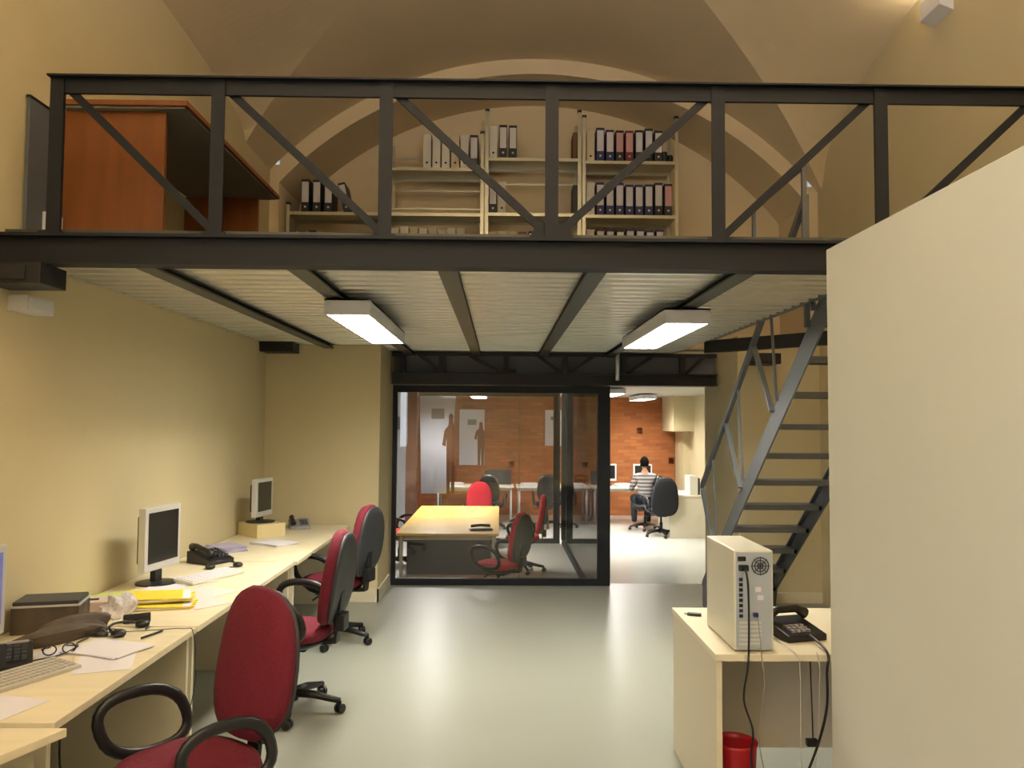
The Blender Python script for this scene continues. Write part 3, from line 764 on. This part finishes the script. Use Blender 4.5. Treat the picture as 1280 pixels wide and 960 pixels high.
cable('power_cable', 'black cable hanging over the right desk edge beside the partition', [(1.40, 3.62, .76), (1.395, 3.42, .74), (1.385, 3.40, .66), (1.38, 3.40, .5), (1.33, 3.42, .3), (1.25, 3.46, .1), (1.2, 3.6, .006)], .0055, group='loose cables')
cable('phone_cable', 'thin white cable looping in front of the right desk panel', [(1.25, 3.75, .74), (1.26, 3.42, .735), (1.27, 3.40, .68), (1.28, 3.42, .5), (1.29, 3.45, .3), (1.33, 3.5, .15), (1.38, 3.5, .3), (1.36, 3.42, .6), (1.355, 3.40, .68), (1.35, 3.42, .74)], .002, SILVER, group='loose cables')
t = thing('desk_phone', 'black desk phone with stacked handset on the right desk', 'phone', (1.36, 3.72, .7305), R(15))
MB().prism([(-.11, 0), (.1, 0), (.1, .07), (-.11, .03)], 'x', -.1, .1).build('body', BLACKP, t, bevel=.006)
MB().tube([(-.1, .05, .085), (-.05, .05, .11), (.05, .05, .11), (.1, .05, .085)], [.026, .018, .018, .026], 8).build('handset', BLACKP, t, smooth=True)
for i in range(3):
    for j in range(4): MB().box(-.06 + j * .026, -.042 + j * .026, -.08 + i * .026, -.062 + i * .026, .035 + i * .005, .046 + i * .005).build('key', GREYPR, t)
sheet('beige document pad between computer tower and right phone', (1.27, 3.95, .7312), R(-12), .22, .3, BINC, 4, .004, 'notepad', 'notepad', 'papers on the right desk')
tag(placed(MB().box(-.035, .035, -.012, .012, 0, .014).box(-.05, -.035, -.004, .004, .004, .010), 'hole_punch', BLACKP, (.995, 4.10, .7305), R(-20), bevel=.003), 'small black gadget on the right desk left of the computer tower', 'gadget')
t = thing('waste_bin', 'red plastic waste bin under the right desk', 'bin', (1.052, 3.60, 0))
MB().lathe([(.075, 0), (.078, .004), (.095, .29), (.1, .305), (.094, .305), (.088, .28), (.072, .01)], n=24).build('bucket', BINRED, t, smooth=True)
t = thing('plug_adapter', 'black plug adapter hanging by the partition under the desk', 'plug', (1.40, 3.60, .28)); 
MB().box(-.03, .02, -.015, .015, 0, .03).build('body', BLACKP, t, bevel=.004); MB().tube([(0, 0, .03), (0, .01, .2), (.01, .05, .40), (.01, .05, .418)], .003, 6).build('lead', BLACKP, t, smooth=True)

# ------------------------------------------------------------------ staircase
SXL, SXR = 1.92, 2.56
st = thing('staircase', 'grey steel open-riser staircase climbing to the mezzanine at the right', 'staircase', ((SXL + SXR) / 2, 7.25, 0))
YB, RUN, RISE = 7.87, 3.257, 2.56          # virtual foot of the sloping line; the last stretch is a vertical leg
SL = RISE / RUN
rs = lambda mb: rel(mb, (SXL + SXR) / 2, 7.25, 0)
def zl(Y): return (YB - Y) * SL
for sx in (SXL, SXR):
    m_ = MB(); vd = .17
    poly = [(7.56, 0), (7.56, zl(7.56)), (4.62, 2.555), (4.56, 2.555), (4.56, 2.555 - vd), (7.40, zl(7.40) - vd), (7.46, 0)]
    m_.prism(poly, 'x', sx - .006, sx + .006)
    q = .02 if sx < 2.2 else -.02
    m_.bar((sx + q, 7.55, zl(7.55) - .006), (sx + q, 4.62, 2.549), .04, .010)
    rs(m_).build('stringer', STAIRM, st)
NT = 12
for i in range(1, NT):
    z = RISE * i / NT; yc = YB - z / SL - .06
    rs(MB().box(SXL + .008, SXR - .008, yc - .12, yc + .10, z - .006, z).box(SXL + .008, SXR - .008, yc + .096, yc + .10, z - .04, z - .006)
       .box(SXL + .008, SXR - .008, yc - .12, yc - .116, z - .04, z - .006)).build('tread', STAIRM, st)
    rs(MB().prism([(yc - .12, z - .04), (yc + .10, z - .04), (yc + .10, z - .007), (yc - .12, z - .007)], 'x', SXR - .03, SXR - .008)).build('tread_cleat', STEELD, st)
sx = SXL - .022; HR = .83
rs(MB().bar((sx, 7.5, zl(7.5) + HR), (sx, 4.9, zl(4.9) + HR - .05), .032, .045)).build('handrail', STAIRM, st)
for Y in (7.5, 6.72, 5.97, 5.2):
    rs(MB().bar((sx, Y, zl(Y) + HR), (sx, Y - .42, zl(Y - .42) - .03), .022, .036, up=(1, 0, 0))).build('baluster', STAIRM, st)
for Y in (7.12, 6.35, 5.58):
    rs(MB().bar((sx, Y, zl(Y) + HR), (sx, Y - .12, zl(Y - .12) - .03), .010, .018, up=(1, 0, 0))).build('baluster', STAIRM, st)
rs(MB().bar((sx, 4.9, zl(4.9) + HR - .03), (sx, 4.9, zl(4.9) - .03), .03, .03, up=(1, 0, 0))).build('newel_post', STAIRM, st)
# guard at the stair opening on the deck
t = thing('guard_rail', 'grey steel guard rail beside the stair opening on the deck', 'railing', (1.87, 4.86, 2.5605))
for dy, hh in ((0, .76), (.97, .73), (2.1, .73)): MB().bar((0, dy, 0), (0, dy, hh), .024, .024).build('post', STAIRM, t)
MB().bar((0, .012, .745), (0, 2.1, .72), .02, .03).build('rail', STAIRM, t)

# ------------------------------------------------------------------ upstairs: table, shelving, binders
ZM = 2.5605
t = thing('storage_table', 'brown oak-veneered table with solid panel legs on the deck at the left', 'table', (-2.21, 4.0, ZM))
MB().box(0, .64, -.06, 1.62, .71, .735).build('tabletop', OAK, t)
MB().box(.02, .62, -.04, 1.60, .70, .71).build('underside', OAKD, t)
MB().box(.0, .51, .0, .025, 0, .70).build('panel_leg', OAK, t); MB().box(.0, .51, 1.55, 1.575, 0, .70).build('panel_leg', OAK, t)
t = thing('folded_board', 'grey-blue board standing between the wall and the brown table', 'board', (-2.24, 3.84, ZM))
MB().box(0, .015, -.1, .06, 0, .66).build('sheet', mat('grey_blue_board', '5b6168', .6), t); MB().box(-.003, .018, -.104, .064, .66, .672).build('cap', BLACKP, t)

YS0, YS1 = 7.9, 8.28
def shelving(label, x0, x1, top, shelves, bars=()):
    t = thing('shelving_unit', label, 'shelf', (x0, YS0, ZM), 0, 'zinc shelving bays on the deck')
    w = x1 - x0
    for x in (.0, w):
        for y in (0, YS1 - YS0):
            s_ = 1 if x == 0 else -1; q = 1 if y == 0 else -1
            MB().box(min(x, x + s_ * .034), max(x, x + s_ * .034), y - .001, y + .001, 0, top - ZM).box(x - .001, x + .001, min(y, y + q * .034), max(y, y + q * .034), 0, top - ZM).build('upright', METALW, t)
            if y == 0: 
                MB().box(min(x, x + s_ * .036) - .004, max(x, x + s_ * .036) + .004, -.006, .03, top - ZM, top - ZM + .022).build('end_cap', BLACKP, t)
    for z in shelves:
        MB().box(.004, w - .004, .004, YS1 - YS0 - .004, z - ZM - .003, z - ZM).box(.004, w - .004, .002, .005, z - ZM - .032, z - ZM)\
            .box(.004, w - .004, YS1 - YS0 - .005, YS1 - YS0 - .002, z - ZM - .032, z - ZM).build('shelf_board', METALW, t)
    for z in bars:
        MB().bar((.0, YS1 - YS0, z - ZM), (w, YS1 - YS0, z - ZM), .012, .02).build('stiffener_bar', METALW, t)
    return t
e = .012
U = [-2.14, -1.15, -.165, .81, 1.775]
shelving('low zinc shelving bay behind the brown table', U[0], U[1] - e, 3.86, (3.79, 3.33, 2.9))
shelving('zinc shelving bay with white binders and bare stiffener bars', U[1], U[2] - e, 4.60, (4.25, 3.79, 3.33, 2.9), (4.45, 4.12, 3.93))
shelving('zinc shelving bay with wide empty shelves behind the middle post', U[2], U[3] - e, 4.83, (4.36, 3.80, 3.33, 2.9), (4.2,))
shelving('zinc shelving bay full of dark blue binders on the right', U[3], U[4], 4.78, (4.34, 3.79, 3.33, 2.9), (4.20, 3.66))
bcache = {}
def binder(label, x, z, kind, h=.315, w=.078, lean=0, group=None, y=YS0 + .02):
    t = thing('binder', label, 'binder', (x, y, z + .0008), 0, group)
    t.rotation_euler = (0, lean, 0)
    body, lab = {'blue': (BINB, LABEL), 'black': (BINK, LABEL), 'white': (BINW, None), 'cream': (BINC, None), 'maroon': (BINR, LABELP), 'mauve': (BINK, LABELP)}[kind]
    MB().box(0, w - .008, 0, .27, 0, h).build('cover', body, t, bevel=.003, seg=1)
    if lab: MB().box(.007, w - .015, -.0015, 0, h * .30, h * .92).build('spine_label', lab, t)
    MB().lathe([(.011, -.001), (.011, .0015), (.006, .0015)], n=10, M=Matrix.Translation(((w - .008) / 2, -.001, h * .16)) @ Matrix.Rotation(R(90), 4, 'X')).build('finger_ring', HOLE if not lab else SILVER, t)
    return t
ORD = ['first', 'second', 'third', 'fourth', 'fifth', 'sixth', 'seventh', 'eighth', 'ninth', 'tenth', 'eleventh']
NMK = {'blue': 'pale-labelled navy binder', 'black': 'pale-labelled black binder', 'white': 'plain white binder', 'cream': 'cream cardboard binder', 'maroon': 'maroon pink-labelled binder', 'mauve': 'mauve-labelled black binder'}
def row(x, z, kinds, where, group, h=.315, step=.094, hv=.012):
    for i, k in enumerate(kinds):
        if k is None: continue
        binder(f'{NMK[k]}, {ORD[i]} from the left {where}', x + i * step, z, k, h + random.uniform(-hv, hv), min(step - .003, .088), group=group)
row(U[3] + .045, 4.34, ['cream', 'blue', 'blue', 'mauve', 'maroon', 'black', 'black', 'black'], 'in the right bay, top shelf', 'binders on the top shelf of the right bay', .33, .098, .018)
row(U[3] + .045, 3.79, ['white', 'blue', 'blue', 'blue', 'blue', 'blue', 'blue', 'black', 'mauve'], 'in the right bay, middle shelf', 'binders on the middle shelf of the right bay', .33, .098, .018)
row(U[3] + .045, 3.33, ['white', 'black', 'blue', 'black', 'blue', 'blue', 'blue', 'blue'], 'in the right bay, lower shelf', 'binders on the lower shelf of the right bay', .32, .1)
row(U[2] + .04, 4.36, ['white', 'black', 'black'], 'in the middle bay, top shelf', 'binders on the top shelf of the middle bay', .33, .098)
row(U[2] + .04, 3.80, ['black', 'white'], 'in the middle bay, middle shelf', 'binders on the middle shelf of the middle bay', .31, .09)
row(U[2] + .04, 3.33, ['cream', 'white', 'cream', 'maroon', 'black', 'black', 'white', 'cream'], 'in the middle bay, lower shelf', 'binders on the lower shelf of the middle bay', .29, .1)
row(U[1] + .36, 4.25, ['white', 'white', 'white', 'cream', 'white', 'black'], 'in the bar-braced bay, top shelf', 'binders on the top shelf of the bay with bare bars', .34, .094)
row(U[1] + .05, 3.33, ['white', 'white', 'cream', 'white', 'cream', 'white', 'white', 'white'], 'in the bar-braced bay, lower shelf', 'binders on the lower shelf of the bay with bare bars', .31, .094, .02)
row(U[0] + .14, 3.79, ['black', 'black', 'black'], 'on top of the low bay', 'binders on top of the low bay', .32, .115)
row(U[0] + .12, 3.33, ['black', 'black', 'black'], 'on the lower shelf of the low bay', 'binders on the lower shelf of the low bay', .27, .1)
binder('black binder leaning against the three upright ones on the low bay', U[0] + .565, 3.79, 'black', .3, .08, -.22, 'binders on top of the low bay')
tag(placed(MB().box(0, .38, 0, .3, 0, .22).box(.17, .21, -.001, .3, .0, .2205), 'carton', CARD, (U[0] + .45, YS0 + .03, 3.331)), 'brown cardboard carton on the lower shelf of the low bay', 'box')
tag(placed(MB().box(0, .045, 0, .25, 0, .28), 'box_file', CARD, (U[3] - .09, YS0 + .04, 4.361), bevel=.003), 'brown box file at the right end of the middle bay top shelf', 'box file')
tag(placed(MB().box(0, .05, 0, .25, 0, .3), 'box_file', BINK, (U[3] - .09, YS0 + .04, 3.801), bevel=.003), 'black box file at the right end of the middle bay middle shelf', 'box file')
for k, (dx, zz) in enumerate(((.02, 4.341), (.1, 4.341))):
    tag(placed(MB().lathe([(.03, 0), (.032, .004), (.032, .1), (.026, .11)], n=16), 'tape_roll_tub', BLACKP, (U[4] - .12 + dx - .03, YS0 + .06 + .1 * k, zz), smooth=False), ('front' if k == 0 else 'rear') + ' small black tub at the right end of the right bay top shelf', 'tub')

# ------------------------------------------------------------------ lower room contents
def poster(label, x0, x1, z0, z1, y, m, fig=1, th=.012, group='white posters in the lower room', name='poster', skew=0):
    t = thing(name, label, 'poster', ((x0 + x1) / 2, y, z0), 0, group); w = (x1 - x0) / 2; h = z1 - z0
    MB().prism([(-w + skew * .3, 0), (w - skew, 0), (w, h), (-w, h)], 'y', 0, th).build('panel', m, t)
    MB().box(-w * .35, w * .35, -.002, 0, h * .72, h * .82).build('printed_block', GREYPR, t)
    if fig:                                     # printed standing figure cut by the poster edge
        s_ = 1 if fig > 0 else -1; c = s_ * w * .72
        out = [(-.09, 0), (-.02, 0), (0, .42), (.02, 0), (.09, 0), (.10, .55), (.09, .62), (.15, .45), (.19, .47), (.15, .78), (.06, .84), (.05, .90), (.055, .96), (0, 1.0), (-.055, .96), (-.05, .9), (-.06, .84), (-.15, .78), (-.2, .6), (-.12, .58), (-.1, .7), (-.1, .5)]
        H = h * .78
        pl = [(max(min(c + u * .75 * s_, w), -w), v * H) for u, v in out]
        MB().prism(pl, 'y', -.004, -.0022).build('printed_figure', SILH, t)
    return t
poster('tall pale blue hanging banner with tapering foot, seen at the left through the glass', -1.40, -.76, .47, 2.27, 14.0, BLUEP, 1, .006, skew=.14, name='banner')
poster('white poster with brown printed figure at its right edge, left on the brick wall', -.90, -.34, .76, 2.0, 17.97, PAPER, 1)
poster('reflection of the left poster built as a panel, figure on its left edge, seen past the glass corner post', 1.66, 2.18, .76, 2.0, 17.97, PAPER, -1)  # mirror image in the side glass, built as a solid panel
poster('poster reflection built as a narrow white panel with a grey block, left of the glass corner post', 1.02, 1.40, 1.2, 2.0, 17.97, PAPER, 0)  # another reflection from the glass, modelled as a panel on the wall
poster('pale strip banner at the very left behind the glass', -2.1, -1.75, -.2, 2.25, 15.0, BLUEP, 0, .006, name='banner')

for i, (x, lab) in enumerate(((-1.3, 'long pale work table against the brick wall below the left poster'), (.35, 'long pale work table against the brick wall behind the meeting room corner'), (2.0, 'long pale work table against the brick wall in front of the seated person'))):
    table('work_table', lab, (x, 16.3, LOW), 1.6, .8, .76, DESKW, SILVER, 'work tables along the brick wall')
def far_monitor(label, x, y, rz, z=.42):
    return monitor(label, (x, y, z), rz, w=.4, h=.3, group='monitors on the far tables')
far_monitor('dark monitor on the far table left of the seated person', 2.25, 16.8, 0)
far_monitor('dark monitor on the far table directly before the seated person', 3.0, 16.8, .1)
for x, lab in ((-.9, 'white paper pile on the far left table'), (.62, 'white paper pile on the middle far table'), (1.1, 'yellowish paper pile on the middle far table'), (2.55, 'white paper pile on the right far table')):
    sheet(lab, (x, 16.55, .411), .3, .3, .24, YTAB if 'yellow' in lab else PAPER, 6, .01, 'papers', 'paper_stack', 'paper piles on the far tables')
tag(placed(MB().box(0, .55, 0, .12, 0, .3), 'storage_box', DGREY, (-.3, 16.9, .411), bevel=.004), 'dark grey storage box on the far tables', 'box')
# right-hand white desk in the lower room
t = thing('desk', 'white side desk against the right wall of the lower room', 'desk', (3.06, 14.45, LOW))
MB().box(0, .7, 0, 1.1, .74, .77).build('desktop', DESKW, t, bevel=.003); MB().box(.02, .68, .01, .035, 0, .74).build('end_panel', DESKP, t)
MB().box(.02, .68, 1.065, 1.09, 0, .74).build('end_panel', DESKP, t); MB().box(.64, .66, 0.035, 1.065, .2, .74).build('modesty_panel', DESKP, t)
t = thing('computer_tower', 'small white computer tower on the far side desk', 'computer', (3.55, 14.55, .4205))
MB().box(-.09, .06, 0, .4, 0, .34).build('case', TOWERM, t, bevel=.006); MB().box(.062, .1, .02, .38, .0, .3).build('side_panel', DGREY, t)
tag(placed(MB().box(0, .3, 0, .2, 0, .05), 'document_tray', SILVER, (3.1, 15.2, .4205), bevel=.004), 'low grey document tray on the far side desk', 'tray')
bc = office_chair('black swivel chair with a dark jacket over it, by the white side desk', (2.97, 14.72, LOW), face(95), BLACKP, 'black chairs in the lower room', shell=BLACKP)
dup(bc, (2.84, 15.62, LOW), face(150), 'black swivel chair under the seated person')
dup(bc, (.95, 15.9, LOW), face(90), 'black swivel chair at the middle far table')
dup(bc, (-.15, 15.7, LOW), face(80), 'black swivel chair at the far left table')
j = MB(); M = Matrix.Translation((2.97, 14.335, LOW + .74)) @ Matrix.Rotation(R(9), 4, 'X')
pad(j, superoval(.52, .72, top=.75, e=3), .08, M, .25); 
o = j.build('jacket', mat('black_jacket_cloth', '141519', .9), smooth=True); tag(o, 'black jacket hung over the backrest of the chair by the white side desk', 'jacket')

# seated person, back to the camera
def skinned(name, verts, edges, radii, m, sub=2, root=0, parent=None):
    me = bpy.data.meshes.new(name); me.from_pydata(verts, edges, []); o = bpy.data.objects.new(name, me); COL.objects.link(o)
    sk = o.modifiers.new('skin', 'SKIN'); sk.use_smooth_shade = True
    for i, d in enumerate(me.skin_vertices[0].data):
        r_ = radii[i]; d.radius = r_ if isinstance(r_, tuple) else (r_, r_); d.use_root = (i == root)
    ss = o.modifiers.new('sub', 'SUBSURF'); ss.levels = sub; ss.render_levels = sub
    dg = bpy.context.evaluated_depsgraph_get(); nm = bpy.data.meshes.new_from_object(o.evaluated_get(dg))
    bpy.data.objects.remove(o); o = bpy.data.objects.new(name, nm); COL.objects.link(o)
    nm.materials.clear(); nm.materials.append(m)
    for p in nm.polygons: p.use_smooth = True
    if parent: o.parent = parent
    return o
pr = thing('person', 'seated person with short dark hair and a grey striped jersey, back to camera', 'person', (2.84, 15.60, LOW), 0)
# +Y is the way the person looks; seat top at .50
V = [(0, 0, .58), (0, 0, .72), (0, .01, .90), (0, .03, 1.04), (0, .05, 1.12), (0, .075, 1.20),
     (-.10, .05, .57), (-.13, .30, .57), (-.14, .46, .55), (-.14, .46, .30), (-.14, .44, .08), (-.14, .56, .04),
     (.10, .05, .57), (.13, .30, .57), (.14, .46, .55), (.14, .46, .30), (.14, .44, .08), (.14, .56, .04),
     (-.17, .03, 1.02), (-.23, .08, .86), (-.25, .16, .76), (-.19, .33, .79), (-.14, .44, .81),
     (.17, .03, 1.02), (.23, .08, .86), (.25, .16, .76), (.19, .33, .79), (.14, .44, .81)]
E = [(0, 1), (1, 2), (2, 3), (3, 4), (4, 5), (0, 6), (6, 7), (7, 8), (8, 9), (9, 10), (10, 11), (0, 12), (12, 13), (13, 14), (14, 15), (15, 16), (16, 17),
     (3, 18), (18, 19), (19, 20), (20, 21), (21, 22), (3, 23), (23, 24), (24, 25), (25, 26), (26, 27)]
Rr = [(.15, .11), (.145, .11), (.16, .11), (.13, .09), .055, .05,
      .085, .08, .062, .055, .04, .032, .085, .08, .062, .055, .04, .032,
      .06, .048, .042, .036, .027, .06, .048, .042, .036, .027]
Rb = [tuple(q * .72 for q in r_) if isinstance(r_, tuple) else (r_ * .8 if i in (18, 19, 23, 24) else r_) for i, r_ in enumerate(Rr)]
body = skinned('body', V, E, Rb, SKIN, parent=pr)
# jersey: slightly larger shell over torso and upper arms
idx = [1, 2, 3, 18, 19, 20, 21, 23, 24, 25, 26, 0, 4]
mp = {v: i for i, v in enumerate(idx)}
Ej = [(mp[a], mp[b]) for a, b in E if a in mp and b in mp]
def up(r_): return tuple(q + .014 for q in (r_ if isinstance(r_, tuple) else (r_, r_)))
skinned('jersey', [V[i] for i in idx], Ej, [(.075, .07) if i == 4 else (.078, .075) if i in (18, 23) else up(Rr[i]) for i in idx], SHIRT, root=mp[0], parent=pr)
idx = [0, 6, 7, 8, 9, 10, 12, 13, 14, 15, 16]; mp = {v: i for i, v in enumerate(idx)}
skinned('trousers', [V[i] for i in idx], [(mp[a], mp[b]) for a, b in E if a in mp and b in mp], [up(Rr[i]) for i in idx], mat('dark_trousers', '20222a', .9), root=0, parent=pr)
m_ = MB(); bmesh.ops.create_uvsphere(m_.bm, u_segments=24, v_segments=16, radius=1)
for v in m_.bm.verts:
    c = v.co.copy(); v.co = Vector((c.x * .076 * (1 - .18 * max(-c.z, 0)), c.y * .095 + .095, c.z * .115 + 1.285))
for s_ in (-1, 1): m_.lathe([(.004, -.006), (.022, 0), (.02, .008), (.008, .01)], n=10, M=Matrix.Translation((s_ * .078, .09, 1.275)) @ Matrix.Rotation(R(90 * s_), 4, 'Y'))
m_.prism([(.18, 1.30), (.215, 1.265), (.18, 1.26)], 'x', -.012, .012)
m_.build('head', SKIN, pr, smooth=True)
m_ = MB(); bmesh.ops.create_uvsphere(m_.bm, u_segments=24, v_segments=16, radius=1)
dl = [v for v in m_.bm.verts if v.co.y > .35 and v.co.z < .45]
bmesh.ops.delete(m_.bm, geom=dl, context='VERTS')
for v in m_.bm.verts:
    c = v.co.copy(); f = 1 + .04 * sin(14 * c.x + 9 * c.z); v.co = Vector((c.x * .087 * f, c.y * .105 * f + .088, max(c.z, -.62) * .125 * f + 1.295))
m_.build('hair', HAIR, pr, smooth=True)
for s_ in (-1, 1):                               # hands on the desk edge: palm, four fingers, thumb
    V2 = [(s_ * .14, .44, .81), (s_ * .13, .50, .812)]; E2 = [(0, 1)]; R2 = [(.027, .02), (.038, .014)]
    for k in range(4):
        bx = s_ * (.13 + (k - 1.5) * .018); L_ = (.06, .075, .07, .055)[k]
        i0 = len(V2); V2 += [(bx, .535, .812), (bx, .535 + L_ * .55, .806), (bx, .535 + L_, .794)]; R2 += [.0095, .0085, .007]
        E2 += [(1, i0), (i0, i0 + 1), (i0 + 1, i0 + 2)]
    i0 = len(V2); V2 += [(s_ * .095, .48, .806), (s_ * .08, .515, .80)]; R2 += [.011, .009]; E2 += [(0, i0), (i0, i0 + 1)]
    skinned('hand', V2, E2, R2, SKIN, sub=1, parent=pr)

# ------------------------------------------------------------------ sub-parts: pieces that belong to a part of their thing
def nest(root):
    kids = list(root.children)
    base = lambda o: o.name.split('.')[0]
    first = {}
    for k in kids: first.setdefault(base(k), k)
    legs = [k for k in kids if base(k) == 'base_leg']; cast = [k for k in kids if base(k) == 'caster']
    for a, b in zip(legs, cast): b.parent = a
    rules = {'back_shell': 'backrest', 'screen': 'casing', 'back_cover': 'casing', 'key': 'body', 'display': 'body', 'printed_block': 'panel',
             'printed_figure': 'panel', 'fan_grille': 'rear_panel', 'port': 'rear_panel', 'slot_cover': 'rear_panel', 'sticker': 'rear_panel',
             'power_socket': 'rear_panel', 'power_switch': 'rear_panel', 'video_plug': 'rear_panel', 'ear_cup': 'headband', 'end_cap': 'upright',
             'louvre': 'housing', 'tube': 'housing', 'wheel': 'shell'}
    for k in kids:
        p = first.get(rules.get(base(k), ''))
        if p is not None and p is not k: k.parent = p
for o in list(COL.objects):
    if o.type == 'EMPTY' and o.parent is None: nest(o)
